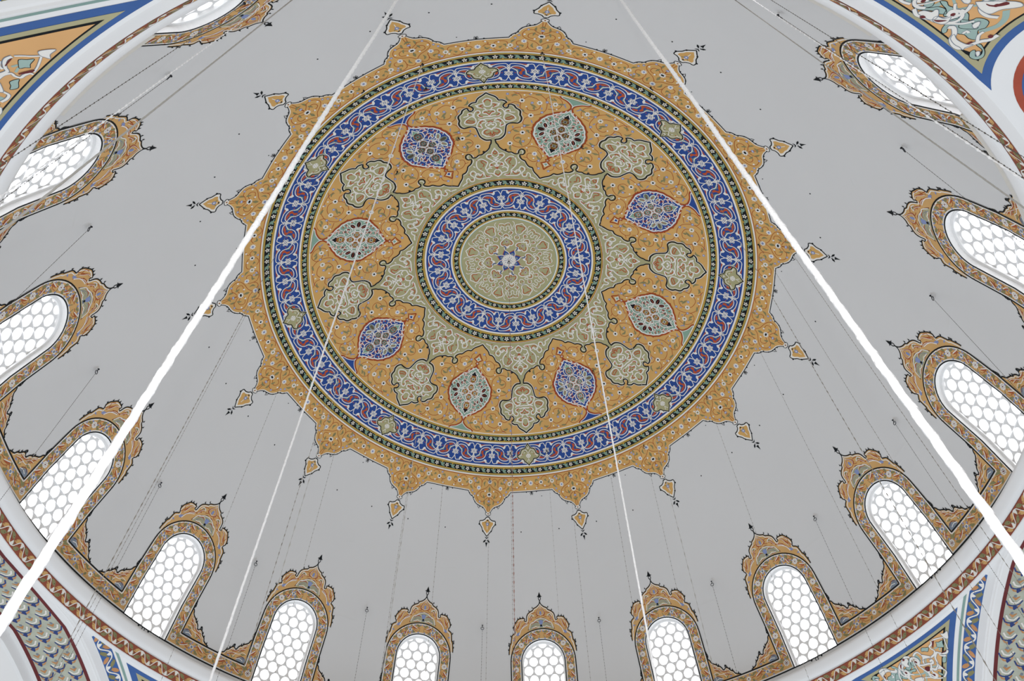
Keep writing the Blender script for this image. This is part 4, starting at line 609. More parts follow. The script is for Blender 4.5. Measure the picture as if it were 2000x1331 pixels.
def vine_unit(a, put, w):
    """one repeat of the flower vine, 0.95 m long, in local (s, t)"""
    S = lambda pts, ww, m, l: a.stroke([put(*p) for p in pts], ww, m, l)
    def fl(c, r, n, m, ce, l): 
        p = put(*c); a.flower(p, r, n, m, ce, l)
    c = put(0, 0)
    for i in range(8): a.disc((c[0] + 0.055 * math.cos(i * pi / 4), c[1] + 0.055 * math.sin(i * pi / 4)), 0.026, 'white', 1.6, n=7)
    a.disc(c, 0.045, 'white', 1.5, n=8); a.disc(c, 0.018, 'maroon', 1.8, n=6)
    for i in range(8): a.disc((c[0] + 0.042 * math.cos(i * pi / 4 + 0.39), c[1] + 0.042 * math.sin(i * pi / 4 + 0.39)), 0.009, 'maroon', 1.8, n=4)
    S([(0.07, 0.0), (0.17, 0.06), (0.27, 0.0), (0.38, -0.07), (0.5, 0.0), (0.62, 0.06), (0.75, 0.02), (0.88, 0.0)], 0.013, 'brown', 1.0)
    S([(0.17, 0.06), (0.24, 0.1), (0.33, 0.08)], 0.01, 'brown', 1.0); S([(0.6, 0.05), (0.68, -0.06), (0.78, -0.08)], 0.01, 'brown', 1.0)
    L = lambda pts, ww, m, l: a.leaf([put(*p) for p in pts], ww, m, l)
    L([(0.08, 0.04), (0.14, 0.1), (0.2, 0.11)], 0.05, 'leaf', 1.2); L([(0.09, -0.04), (0.15, -0.09), (0.22, -0.1)], 0.05, 'leaf', 1.2)
    L([(0.3, 0.02), (0.35, 0.08), (0.42, 0.11)], 0.05, 'leaf', 1.2); L([(0.56, -0.03), (0.6, -0.09), (0.66, -0.11)], 0.055, 'leaf', 1.2)
    L([(0.84, 0.03), (0.8, 0.09), (0.74, 0.11)], 0.05, 'leaf', 1.2); L([(0.87, -0.03), (0.82, -0.1)], 0.045, 'leaf', 1.2)
    for q in ((0.24, -0.02), (0.13, 0.0), (0.46, 0.1), (0.7, 0.1), (0.9, 0.09), (0.36, -0.12), (0.8, -0.12), (0.52, -0.1)): a.disc(put(*q), 0.024, 'lilac', 1.4, n=6)
    for q in ((0.15, -0.03), (0.4, 0.04), (0.57, 0.1), (0.86, 0.06)): L([put_q for put_q in ((q[0] - 0.03, q[1] - 0.02), (q[0], q[1] + 0.012), (q[0] + 0.04, q[1] + 0.015))], 0.03, 'leaf', 1.15)
    for q in ((0.28, 0.11), (0.6, -0.04), (0.33, -0.06), (0.72, 0.06)): S([(q[0], q[1]), (q[0] + 0.03, q[1] + 0.03), (q[0] + 0.06, q[1] + 0.01)], 0.009, 'brown', 1.1)
    # blue and white palmette
    c = put(0.48, 0.0)
    a.disc(c, 0.062, 'white', 1.4, n=8, ry=0.045); a.disc(c, 0.034, 'grey_blue', 1.6, n=7)
    for q in ((0.43, 0.05), (0.43, -0.05), (0.54, 0.05), (0.54, -0.05)): a.disc(put(*q), 0.024, 'lilac', 1.3, n=6)
    # curled red and white leaf
    L([(0.6, 0.09), (0.66, 0.03), (0.76, -0.02)], 0.038, 'curl', 1.5); S([(0.6, 0.11), (0.67, 0.06), (0.77, 0.0)], 0.02, 'white', 1.7)
    L([(0.2, -0.06), (0.28, -0.03), (0.36, 0.03)], 0.034, 'curl', 1.5); S([(0.2, -0.085), (0.29, -0.05), (0.37, 0.01)], 0.018, 'white', 1.7)
IW, XW = 0.685, 0.965           # edges of the painted band round an opening
def build_frame():
    a = Art(0.1, maxlen=0.35)
    o = arch_outline(XW, 0.35, n=28); i_ = arch_outline(IW, 0.03, n=28)
    o = [(-XW, 0.03)] + o + [(XW, 0.03)]
    a.fill(o + list(reversed(i_)), 'orange_deep', 0, smooth=False)
    a.stroke(arch_outline(0.655, 0.0, n=28), 0.028, 'black', 1.2, smooth=False); a.stroke(arch_outline(0.687, 0.04, n=28), 0.025, 'white', 1.0, smooth=False)
    a.stroke(arch_outline(0.975, 0.36, n=28), 0.03, 'black', 1.2, smooth=False); a.stroke(arch_outline(0.943, 0.33, n=28), 0.026, 'white', 1.0, smooth=False)
    # vine on a centre line
    c = (IW + XW) / 2 - 0.005
    path = arch_outline(c, 0.19, n=28); tot = sum(math.dist(path[i - 1], path[i]) for i in range(1, len(path)))
    half = tot / 2; n = 4; u = half / n
    for m_ in (0, 1):
        a.tf(ident if m_ == 0 else mirror)
        for k in range(n):
            def put(s, t, k=k):
                x, y, an = along(path, min(tot - 1e-4, k * u + s * u / 0.95)); return (x - t * math.sin(an), y + t * math.cos(an))
            vine_unit(a, put, 0.26)
    a.tf(ident); return a
def build_crest():
    a = Art(0.06, maxlen=0.35)
    cr = [(x * 1.03, y) for x, y in DATA['crest']]; cr[0] = (0, 3.61)
    sm = resample(cr, 0.05)
    arc = [(0.985 * math.cos(t), SPR + 0.985 * math.sin(t)) for t in [rad(14 + (166 - 14) * i / 24) for i in range(25)]]
    right = [p for p in sm if p[1] > 2.1]
    a.fill([p for p in right] + arc + [(-x, y) for x, y in reversed(right)][:-1], 'orange_deep', 0, smooth=False)
    a.tf(ident, mirror)
    a.stroke(sm, 0.026, 'black', 1.2, smooth=False)
    a.stroke([(x * 0.962 - 0.005, y - 0.037) for x, y in sm], 0.024, 'white', 1.0, smooth=False)
    for q in ((0.24, 3.44), (0.35, 3.35), (0.55, 3.17), (0.71, 3.13), (0.64, 3.16), (0.8, 3.02), (0.87, 2.87), (0.95, 2.62), (1.02, 2.34), (1.03, 2.22)):
        a.fill([(q[0] - 0.022, q[1] - 0.02), (q[0] + 0.022, q[1] - 0.012), (q[0] + 0.012, q[1] + 0.045)], 'black', 1.2, smooth=False, split=False)
    a.stroke([(0.94, 2.44), (0.99, 2.4), (1.03, 2.43), (1.01, 2.36)], 0.018, 'black', 1.2)
    for P_ in DATA['crestr']: a.leaf(P_, 0.028, 'curl', 1.3); a.stroke(P_, 0.014, 'brown', 1.2); a.stroke([(x - 0.02, y + 0.022) for x, y in P_], 0.01, 'white', 1.35)
    for P_ in DATA['crestw']: a.stroke(P_, 0.022, 'white', 1.5)
    bl = DATA['crestblob']; bl = [(x, y) for x, y in bl]
    a.fill([(0, 3.1), (0.08, 3.11), (0.14, 3.06), (0.26, 2.99), (0.34, 2.9), (0.39, 2.78), (0.2, 2.82), (0, 2.84)], 'panel_khaki', 1.0, split=False)
    a.fill([(0.0, 3.06), (0.07, 3.06), (0.12, 2.98), (0.2, 2.94), (0.26, 2.87), (0.12, 2.85), (0.0, 2.86)], 'grey_blue', 1.1, split=False)
    a.stroke([(0, 3.12), (0.09, 3.13), (0.16, 3.08), (0.28, 3.0), (0.36, 2.9), (0.41, 2.78)], 0.016, 'maroon', 1.4)
    for r in (0.05, 0.1): a.stroke([(0.08, 2.86 + r), (0.16, 2.9 + r), (0.25, 2.86 + r * 0.8), (0.32, 2.83)], 0.012, 'grey_blue', 1.6)
    a.stroke([(0.05, 2.88), (0.11, 2.86), (0.17, 2.89), (0.24, 2.85), (0.32, 2.85)], 0.02, 'white', 1.6); a.stroke([(0.09, 2.85), (0.28, 2.83)], 0.014, 'red', 1.7)
    a.disc((0.72, 2.68), 0.07, 'lilac', 1.2, ry=0.035, rot=-0.8); a.disc((0.28, 3.22), 0.035, 'leaf', 1.2); a.disc((0.86, 2.5), 0.035, 'lilac', 1.2, ry=0.02)
    for P_ in ([(0.02, 3.4), (0.1, 3.3), (0.09, 3.2), (0.18, 3.15)], [(0.3, 3.1), (0.4, 3.0), (0.5, 2.98), (0.6, 2.9)], [(0.7, 3.05), (0.78, 2.95), (0.72, 2.85)], [(0.62, 3.05), (0.68, 2.95), (0.82, 2.75)], [(0.15, 3.3), (0.25, 3.28), (0.32, 3.18), (0.28, 3.08)]): a.stroke(P_, 0.014, 'brown', 1.1)
    a.tf(ident)
    a.disc((0, 3.28), 0.035, 'lilac', 1.5, ry=0.06); a.disc((0, 3.0), 0.06, 'lilac', 1.6, ry=0.075); a.disc((0, 2.91), 0.03, 'black', 1.8)
    # finial
    a.stroke([(0, 3.6), (0, 3.67)], 0.03, 'black', 1.3)
    a.tf(ident, mirror); a.stroke([(0, 3.66), (0.03, 3.68), (0.035, 3.73), (0, 3.77)], 0.02, 'black', 1.3)
    a.fill([(0, 3.74), (0.085, 3.77), (0.045, 3.79), (0.03, 3.83), (0, 3.91)], 'black', 1.3, smooth=False, split=False)
    a.tf(ident); return a
def build_sill():
    a = Art(0.08)
    a.tf(ident, mirror)
    a.stroke([(0.0, -0.005), (0.34, -0.005), (0.68, -0.005)], 0.03, 'black', 1.2, smooth=False)
    a.stroke([(0.155, -0.01), (0.15, -0.05)], 0.045, 'black', 1.2, smooth=False)
    a.stroke([(0.0, -0.1), (0.035, -0.075), (0.04, -0.04), (0.02, -0.01)], 0.018, 'black', 1.2)
    a.tf(ident); a.stroke([(0, -0.09), (0, -0.15)], 0.03, 'black', 1.2, smooth=False)
    return a
lat_me, gl_me, rv_me = build_window()
fr_me = build_frame().mesh('painted_frame', win_map); cr_me = build_crest().mesh('painted_crest', win_map)
WHERE = ['lowest window in the photo, right of the centre line', 'lower right window, right of the pale rope', 'lower right window with its sill in the frame', 'right window above the fourth from the centre', 'right window crossed by the thick white rope near its foot', 'upper right window cut by the frame', 'top right window half hidden by the cornice', None, None,
         'top left window barely seen above the cornice', 'upper left window half hidden by the cornice', 'left window second from the top, cut by the frame', 'left window crossed by the thick white rope', 'lower left window with its sill in the frame', 'lower left window, right of the pale rope', 'lowest window left of the centre line']
wn = 0
for k in range(16):
    if k in (8,): continue
    wn += 1
    o = obj('window_%d' % wn, lat_me, None, TH0 + 22.5 * k, kind='structure')
    for nm, me in (('reveal', rv_me), ('glass_roundels', gl_me), ('painted_frame', fr_me)):
        c = obj(nm, me, o)
        if nm == 'painted_frame': obj('painted_crest', cr_me, c)
sill = build_sill()
s_ = part('sill_ornament', sill, 0, fmap=win_map)
for k in range(1, 16): dup(s_, 22.5 * k)
# painted skirting between neighbouring windows, with its two corner ornaments
a = Art(0.08, maxlen=0.35)
EX = 1.3
def exx(y): return 10 * math.sin(rad(Y0) - y / 10) * math.sin(rad(11.25))
def sx(x, y): return x
a.fill([(-exx(0.19) + 0.68 + 0.0, 0.03), (-1.0, 0.03), (-0.6, 0.03), (-0.2, 0.03), (0.2, 0.03), (0.6, 0.03), (1.0, 0.03), (exx(0.19) - 0.68, 0.03), (exx(0.19) - 0.68, 0.34), (0.97, 0.34), (0.6, 0.34), (0.2, 0.34), (-0.2, 0.34), (-0.6, 0.34), (-0.97, 0.34), (-exx(0.19) + 0.68, 0.34)], 'orange_deep', 0.05, smooth=False)
a.stroke([(x / 10 * 0.97, 0.36) for x in range(-10, 11)], 0.034, 'black', 1.2, smooth=False); a.stroke([(x / 10 * 1.0, 0.325) for x in range(-10, 11)], 0.02, 'white', 1.0, smooth=False)
a.stroke([(x / 10 * 1.29, -0.002) for x in range(-10, 11)], 0.032, 'black', 1.2, smooth=False); a.stroke([(x / 10 * 1.26, 0.035) for x in range(-10, 11)], 0.02, 'white', 1.0, smooth=False)
for m_ in (0, 1):
    a.tf(ident if m_ == 0 else mirror)
    vine_unit(a, lambda s, t: (-1.14 + s * 1.2, 0.185 + t), 0.26)
a.tf(ident); vine_unit(a, lambda s, t: (0.0 + s * 0.02, 0.185 + t * 0.6), 0.2) if False else None
a.tf(ident); a.flower((0, 0.185), 0.07, 8, 'white', 'maroon', 1.9, rc=0.25)
tr = DATA['tri']; tro = resample(tr[1:], 0.06)
a.tf(ident, mirror)
a.fill([(-0.958, 0.356)] + tro + [(-0.16, 0.36)], 'orange_deep', 0.1, smooth=False)
a.stroke(tro, 0.028, 'black', 1.3, smooth=False); a.stroke([(x - 0.01, y - 0.035) for x, y in tro[3:-3]], 0.016, 'white', 1.1, smooth=False)
for q in ((-0.75, 0.83), (-0.7, 0.79), (-0.53, 0.7), (-0.49, 0.68), (-0.42, 0.61), (-0.36, 0.55), (-0.22, 0.43)): a.fill([(q[0] - 0.022, q[1] - 0.02), (q[0] + 0.022, q[1] - 0.012), (q[0] + 0.004, q[1] + 0.045)], 'black', 1.2, smooth=False, split=False)
a.disc((-0.52, 0.72), 0.03, 'black', 1.2, n=6)
for q in ((-0.945, 1.15), (-0.935, 1.1), (-0.94, 1.22)): a.disc(q, 0.024, 'black', 1.2, n=6)
a.stroke([(-0.95, 1.03), (-0.91, 1.1), (-0.93, 1.2), (-0.95, 1.28)], 0.02, 'black', 1.2)
for P_ in ([(-0.88, 0.8), (-0.8, 0.75), (-0.76, 0.68)], [(-0.86, 0.7), (-0.74, 0.66), (-0.68, 0.56)], [(-0.7, 0.66), (-0.6, 0.58), (-0.45, 0.57)], [(-0.66, 0.52), (-0.52, 0.5), (-0.4, 0.44)]): a.leaf(P_, 0.022, 'curl', 1.2); a.stroke([(x, y + 0.02) for x, y in P_], 0.01, 'white', 1.3)
a.fill([(-0.94, 0.38), (-0.93, 0.5), (-0.86, 0.53), (-0.78, 0.48), (-0.72, 0.45), (-0.68, 0.39)], 'grey_blue', 1.0, split=False)
for P_ in ([(-0.9, 0.6), (-0.82, 0.56), (-0.74, 0.6)], [(-0.8, 0.7), (-0.72, 0.62), (-0.62, 0.64)], [(-0.64, 0.46), (-0.56, 0.42), (-0.5, 0.48)]): a.leaf(P_, 0.03, 'leaf', 1.15)
a.stroke([(-0.91, 0.6), (-0.8, 0.62), (-0.74, 0.55), (-0.62, 0.52), (-0.58, 0.42)], 0.014, 'white', 1.4); a.stroke([(-0.9, 0.48), (-0.8, 0.52), (-0.7, 0.44)], 0.014, 'maroon', 1.4); a.stroke([(-0.88, 0.42), (-0.78, 0.45), (-0.68, 0.41)], 0.016, 'white', 1.4)
a.disc((-0.45, 0.42), 0.04, 'lilac', 1.2, ry=0.02)
for P_ in ([(-0.85, 0.85), (-0.8, 0.65), (-0.6, 0.62)], [(-0.55, 0.58), (-0.5, 0.46)], [(-0.72, 0.7), (-0.7, 0.6)]): a.stroke(P_, 0.012, 'brown', 1.1)
a.tf(ident)
sk = part('painted_skirting', a, 11.25, fmap=win_map)
for k in range(1, 16): dup(sk, 11.25 + 22.5 * k)

# ---------------------------------------------------------------- cornice with vine border
def lathe(prof, n, m, name):
    bm = bmesh.new(); rs = []
    for r, z in prof: rs.append([bm.verts.new((r * math.sin(2 * pi * i / n), r * math.cos(2 * pi * i / n), z)) for i in range(n)])
    for j in range(len(prof) - 1):
        for i in range(n): f = bm.faces.new((rs[j][i], rs[j][(i + 1) % n], rs[j + 1][(i + 1) % n], rs[j + 1][i])); f.smooth = j > 5
    me = bpy.data.meshes.new(name); bm.to_mesh(me); bm.free(); me.materials.append(MATS[m]); return me
cor = obj('trim_1', lathe([(9.99, -0.12), (9.85, -0.12), (9.81, 0.155), (9.83, 0.16), (9.83, 0.18), (9.79, 0.225), (9.772, 0.25), (9.755, 0.30), (9.742, 0.36), (9.735, 0.42), (9.73, 0.485), (9.74, 0.492), (10.02, 0.50)], 256, 'white_plaster', 'cornice'), None, TH0, kind='structure', label='white cornice ring carrying the dome, with a red vine border')
def block(half):
    bm = bmesh.new(); n = 12; rows = []
    for r, z in ((9.735, 0.486), (9.70, 0.535), (9.73, 0.55), (9.95, 0.545)):
        rows.append([bm.verts.new((r * math.sin(rad(-half + 2 * half * i / n)), r * math.cos(rad(-half + 2 * half * i / n)), z)) for i in range(n + 1)])
    for q in range(3):
        for i in range(n): bm.faces.new((rows[q][i], rows[q][i + 1], rows[q + 1][i + 1], rows[q + 1][i]))
    for i in (0, n): bm.faces.new([rows[q][i] for q in range(4)])
    me = bpy.data.meshes.new('ledge_block'); bm.to_mesh(me); bm.free(); me.materials.append(MATS['ledge_grey']); return me
mat('ledge_grey', 'CBC5BB', var=0.05)
for i, (t0, t1) in enumerate(((151.0, 159.0), (124.0, 140.0), (207.0, 217.8))): obj('trim_%d' % (i + 2), block((t1 - t0) / 2), None, (t0 + t1) / 2, kind='structure')
def cyl_map(R):
    def f(x, y, layer): t = x / R; r = R - 0.003 * (layer + 1) - (y + 0.12) * 0.1455; return (r * math.sin(t), r * math.cos(t), y)
    return f
def vine_border(a, length, n, z0, z1, ground, f1='orange_deep', f2='leaf'):
    u = length / n; h = z1 - z0; zm = (z0 + z1) / 2
    a.tf(ident)
    m_ = max(2, int(length / 0.2))
    v = []; f = []
    for i in range(m_ + 1): x = length * i / m_; v += [(x, z0), (x, z1)]
    for i in range(m_): f.append((2 * i, 2 * i + 1, 2 * i + 3, 2 * i + 2))
    a.raw(v, f, ground, 0)
    for k in range(n):
        s = 1 if k % 2 else -1
        a.tf(lambda p, k=k, s=s: (k * u + p[0], zm + s * p[1]))
        a.disc((u * 0.38, h * 0.22), u * 0.3, f1, 0.6, ry=h * 0.17, n=9, rot=0.5); a.disc((u * 0.62, -h * 0.24), u * 0.3, f2, 0.7, ry=h * 0.15, n=9, rot=0.5)
        a.stroke([(0, -h * 0.05), (u * 0.3, h * 0.3), (u * 0.6, h * 0.38), (u, h * 0.02)], h * 0.05, f1, 1.0)
        a.stroke([(0, h * 0.0), (u * 0.35, -h * 0.34), (u * 0.72, -h * 0.36), (u * 0.9, -h * 0.1), (u, 0)], h * 0.055, f2, 1.0)
        a.stroke([(-u * 0.05, -h * 0.36), (u * 0.2, -h * 0.3), (u * 0.45, h * 0.05), (u * 0.7, h * 0.34), (u * 1.0, h * 0.36)], h * 0.075, 'white', 1.6)
        a.fill([(u * 0.75, h * 0.4), (u * 1.1, h * 0.38), (u * 1.05, h * 0.1), (u * 0.9, -h * 0.02), (u * 0.85, h * 0.15)], 'white', 1.5, split=False)
        for q in ((0.2, 0.15), (0.3, -0.12), (0.62, 0.08), (0.75, -0.2)): a.disc((u * q[0], h * q[1]), h * 0.035, 'black', 1.2, n=5)
    a.tf(ident)
a = Art(0.05)
vine_border(a, 2 * pi * 9.83, 240, -0.1, 0.15, 'vine_red')
a.stroke([(2 * pi * 9.83 * i / 256, 0.152) for i in range(257)], 0.01, 'maroon', 0.5, smooth=False)
obj('vine_border', a.mesh('vine_border', cyl_map(9.85)), cor)

# ---------------------------------------------------------------- pendentives (four), each a patch of a larger sphere
HC = -9.93; RP = math.hypot(9.85, HC)
OFF = [0.0, 0.0]            # extra distance of the arch plane on the + and - side of a pendentive
def edgeY(x, d=0.0): return 9.70 - 0.038 * min(9, abs(x)) - d
def pen_pt(lon, lat, layer=-1):
    r = RP - 0.004 * (layer + 1); la, lo = rad(lat), rad(lon)
    return (r * math.cos(la) * math.sin(lo), r * math.cos(la) * math.cos(lo), HC + r * math.sin(la))
def pen_map(x, y, layer): return pen_pt(x, y, layer)
LAT0, LAT1 = 6.0, 45.2          # from springing to cornice
def edge_lon(lat, d=0.0, side=1):
    """longitude (from the pendentive's middle) where the arch edge crosses this latitude"""
    c = RP * math.cos(rad(lat)); x = 5.0; d = d - OFF[0 if side > 0 else 1]
    for _ in range(12):
        Y = edgeY(x, d)
        if Y >= c: return 45.0
        x = math.sqrt(max(0, c * c - Y * Y))
    return 45 - math.degrees(math.atan2(x, Y))
def band(a, fl0, fl1, lats, m, layer, side=1):
    v = []; f = []
    for la in lats: v += [(side * fl0(la), la), (side * fl1(la), la)]
    for i in range(len(lats) - 1): f.append((2 * i, 2 * i + 1, 2 * i + 3, 2 * i + 2))
    a.raw(v, f, m, layer)
lats = [LAT0 + (44.9 - LAT0) * i / 90 for i in range(91)]
def pendentive_mesh():
    bm = bmesh.new(); rows = []
    L = [LAT0 + (LAT1 - LAT0) * i / 80 for i in range(81)]
    for la in L:
        e = edge_lon(la, 0.0); e2 = edge_lon(la, 0.0, -1)
        rows.append([bm.verts.new(pen_pt(-e2 + (e + e2) * j / 44, la)) for j in range(45)])
    for i in range(80):
        for j in range(44):
            f = bm.faces.new((rows[i][j], rows[i][j + 1], rows[i + 1][j + 1], rows[i + 1][j])); f.smooth = True
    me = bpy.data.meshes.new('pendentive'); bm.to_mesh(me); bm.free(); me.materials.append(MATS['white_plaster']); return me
def circ_pt(r, t, cy=39.05):
    y = cy + r * math.cos(t); x = r * math.sin(t) / math.cos(rad(y)); return (x, y)
def build_panel():
    """painted spandrel between ring, arch and roundel (right half)"""
    def outline(d, rr, top):
        P_ = []
        tt = [rad(10 + 125 * i / 30) for i in range(31)]
        q = [circ_pt(rr, t) for t in tt]
        q = [p for p in q if p[1] < top - 0.02]
        # top line
        e = [(edge_lon(la, d), la) for la in [top - (top - 33) * i / 40 for i in range(41)]]
        e = [p for p in e if p[0] < 44.9]
        tip = e[0]
        topl = [(q[0][0] + (tip[0] - q[0][0]) * i / 16, top) for i in range(1, 16)]
        q = [p for p in q if p[1] > 33.4 + (rr - 5.6)]
        return list(reversed(q)) + topl + e
    a = Art(0.6, maxlen=1.2)
    a.step = 0.15
    a.fill(outline(0.30, 5.6, 44.3), 'deep_blue', 0, smooth=False)
    a.fill(outline(0.385, 6.0, 44.0), 'panel_khaki', 0.8, smooth=False)
    a.fill(outline(0.435, 6.28, 43.78), 'black', 1.4, smooth=False)
    a.fill(outline(0.46, 6.38, 43.68), 'panel_orange', 2.0, smooth=False)
    K = 0.085
    for P_, w in zip(PD['w'], PD['wt']): a.stroke(P_, K * w * 1.5, 'grey_blue', 3.0); a.stroke(P_, K * w, 'white', 3.6)
    for P_, w in zip(PD['w2'], PD['w2t']): a.stroke(P_, K * w * 2.2, 'grey_blue', 3.0); a.stroke(P_, K * w * 1.6, 'white', 3.6)
    for P_ in PD['wf'] + PD['wf2']: a.fill(P_, 'white', 3.7, split=False); a.stroke(P_, 0.035, 'grey_blue', 4.2, closed=True)
    for P_ in PD['tf'] + PD['tf2']: a.fill(P_, 'sage', 2.6, split=False); a.stroke(P_, 0.035, 'black', 3.0, closed=True)
    for P_ in PD['ts']: a.stroke(P_, 0.13, 'sage', 2.6)
    for P_ in PD['ts2']: a.stroke(P_, 0.3, 'sage', 2.6)
    for P_ in PD['rf'] + PD['rf2']: a.fill(P_, 'maroon', 4.4, split=False)
    # further scrolls towards the middle and foot of the panel
    rnd = random.Random(3)
    for (cx, cy, r, s) in ((10.5, 42.6, 0.75, 1), (9.6, 41.0, 0.8, -1), (12.6, 42.9, 0.5, -1), (11.2, 39.6, 0.85, 1), (9.3, 38.4, 0.7, -1), (11.0, 37.0, 0.8, 1), (8.6, 36.2, 0.6, -1), (9.0, 34.7, 0.6, 1), (13.2, 41.3, 0.6, 1)):
        sp_ = [(cx + s * r * (1 - t * 0.72) * math.cos(5.2 * t + 0.5) / 0.77, cy + r * (1 - t * 0.72) * math.sin(5.2 * t + 0.5)) for t in [i / 9 for i in range(10)]]
        a.stroke(sp_, 0.24, 'grey_blue', 3.0); a.stroke(sp_, 0.17, 'white', 3.6)
        a.leaf([(cx + 0.2, cy - 0.3), (cx - 0.5 * s, cy + 0.1), (cx - 0.7 * s, cy + 0.7)], 0.4, 'sage', 2.7)
        a.fill([(cx - 0.2, cy - 0.1), (cx + 0.15, cy + 0.25), (cx + 0.4, cy - 0.1), (cx + 0.1, cy - 0.3)], 'white', 3.9)
        a.disc((cx, cy), 0.12, 'maroon', 4.4)
    return a
def panels():
    """both halves of the painted decoration, for the arch offsets now in OFF"""
    a = build_panel(); r_ = a.mesh('spandrel_panel', pen_map)
    OFF.reverse(); a = build_panel(); OFF.reverse()
    a.items = [([(-x, y) for x, y in v], f, m, l) for v, f, m, l in a.items]
    return r_, a.mesh('spandrel_panel', pen_map)
def build_roundel():
    a = Art(0.4, maxlen=1.2)
    def cp(r): return [circ_pt(r, 2 * pi * i / 60) for i in range(60)]
    for r, m, l in ((4.68, 'pale_red', 0), (4.32, 'deep_blue', 0.8), (4.2, 'sage', 1.4), (4.05, 'white', 2.0), (3.8, 'deep_blue', 2.6)): a.fill(cp(r), m, l, smooth=False)
    for k in range(8):
        t = 2 * pi * k / 8
        a.stroke([circ_pt(0.5, t), circ_pt(1.8, t + 0.35), circ_pt(3.0, t - 0.1), circ_pt(3.3, t + 0.3)], 0.22, 'gold', 3.6)
        a.stroke([circ_pt(1.2, t), circ_pt(2.2, t - 0.4), circ_pt(3.2, t - 0.25)], 0.16, 'white', 3.6)
    return a
rd_me = build_roundel().mesh('painted_roundel', pen_map)
def edge_map(side):
    """chart of the arch edge: x = metres along the arch from its crown, y = metres in from the edge, on the pendentive"""
    off = OFF[0 if side > 0 else 1]
    def f(x, y, layer):
        r_s = RP - 0.004 * (layer + 1); g = x / 10.0; X = 10 * math.sin(g)
        for _ in range(4):
            Y = edgeY(X, y - off); r = math.sqrt(r_s * r_s - Y * Y); X = r * math.sin(g)
        Z = HC + r * math.cos(g)
        a_ = rad(45) - math.atan2(X, Y); h = math.hypot(X, Y)
        return (side * h * math.sin(a_), h * math.cos(a_), Z)
    return f
def build_edge(side):
    """braided blue border along one arch edge with a white line and a sage fillet"""
    a = Art(0.05); S0, S1 = 2.75, 14.0
    def strip(y0, y1, m, l, s0=S0):
        v = []; f = []; n = 70
        for i in range(n + 1): x = s0 + (S1 - s0) * i / n; v += [(x, y0), (x, y1)]
        for i in range(n): f.append((2 * i, 2 * i + 1, 2 * i + 3, 2 * i + 2))
        a.raw(v, f, m, l)
    strip(0.0, 0.18, 'deep_blue', 0); strip(0.18, 0.21, 'white', 0.2); strip(0.21, 0.245, 'sage_dark', 0.5, 2.9)
    u, h = 0.31, 0.18
    for k in range(24):
        sg = 1 if k % 2 else -1
        a.tf(lambda p, k=k, sg=sg: (S0 + k * u + p[0], 0.09 + sg * p[1]))
        a.disc((u * 0.3, h * 0.2), u * 0.26, 'dusty_orange', 0.6, ry=h * 0.2, n=9, rot=0.5); a.disc((u * 0.72, -h * 0.2), u * 0.26, 'leaf', 0.7, ry=h * 0.18, n=9, rot=0.5)
        a.stroke([(0, -h * 0.36), (u * 0.25, -h * 0.28), (u * 0.5, h * 0.05), (u * 0.75, h * 0.32), (u, h * 0.36)], 0.02, 'white', 1.6)
        a.fill([(u * 0.76, h * 0.38), (u * 1.08, h * 0.36), (u * 1.0, h * 0.12), (u * 0.88, 0.0)], 'white', 1.5, split=False)
        a.stroke([(0, h * 0.1), (u * 0.4, -h * 0.3), (u * 0.8, -h * 0.3), (u, 0)], 0.01, 'leaf', 1.0)
    a.tf(ident)
    return a.mesh('braided_border', edge_map(side))
def build_fillet():
    a = Art(0.3)
    def hl(la0, la1, m, l, lo1, lo2):
        v = []; f = []
        for i in range(61): x = -lo2 + (lo1 + lo2) * i / 60; v += [(x, la0), (x, la1)]
        for i in range(60): f.append((2 * i, 2 * i + 1, 2 * i + 3, 2 * i + 2))
        a.raw(v, f, m, l)
    hl(44.8, 44.93, 'sage_dark', 0.5, min(33, edge_lon(44.85, 0.25)), min(33, edge_lon(44.85, 0.25, -1)))
    hl(44.93, 45.0, 'white', 0.3, 36, 36)
    return a.mesh('sage_fillet', pen_map)
NEAR = 0.24
for ang, nm, off in ((45, 'wall_far_right', (0, 0)), (135, 'wall_near_right', (NEAR, 0)), (-135, 'wall_near_left', (0, NEAR)), (-45, 'wall_far_left', (0, 0))):
    OFF[:] = off
    w = obj(nm, pendentive_mesh(), None, TH0 + ang, kind='structure')
    p_, q_ = panels()
    obj('spandrel_panel', p_, w); obj('spandrel_panel', q_, w); obj('painted_roundel', rd_me, w); obj('braided_border', build_edge(1), w); obj('braided_border', build_edge(-1), w); obj('sage_fillet', build_fillet(), w)
OFF[:] = (0, 0)

# ---------------------------------------------------------------- great arches
def arch_pt(g, dy, r_in):
    """g: angle from the crown; dy: distance behind the arch edge; r_in: how far below the edge radius"""
    # point on pendentive edge at this angle
    x = 10 * math.sin(g)
    for _ in range(8):
        Y = edgeY(x); r = math.sqrt(RP * RP - Y * Y); x = r * math.sin(g)
    Y = max(Y, math.sqrt(max(0, 9.875 ** 2 - x * x)))      # behind the cornice near the crown
    return ((r - r_in) * math.sin(g), Y + dy, HC + (r - r_in) * math.cos(g))
GM = rad(80)
prof = [(0, 0), (0.02, 0.0), (0.05, 0.17), (0.07, 0.2), (0.1, 0.19), (0.13, 0.2), (1.55, 0.2), (1.55, 0.42), (1.6, 0.46), (5.0, 0.46)]
def build_arch():
    bm = bmesh.new(); n = 96
    rows = [[bm.verts.new(arch_pt(-GM + 2 * GM * i / n, dy, ri)) for i in range(n + 1)] for dy, ri in prof]
    for j in range(len(prof) - 1):
        for i in range(n): bm.faces.new((rows[j][i], rows[j][i + 1], rows[j + 1][i + 1], rows[j + 1][i]))
    me = bpy.data.meshes.new('arch'); bm.to_mesh(me); bm.free(); me.materials.append(MATS['white_plaster']); return me
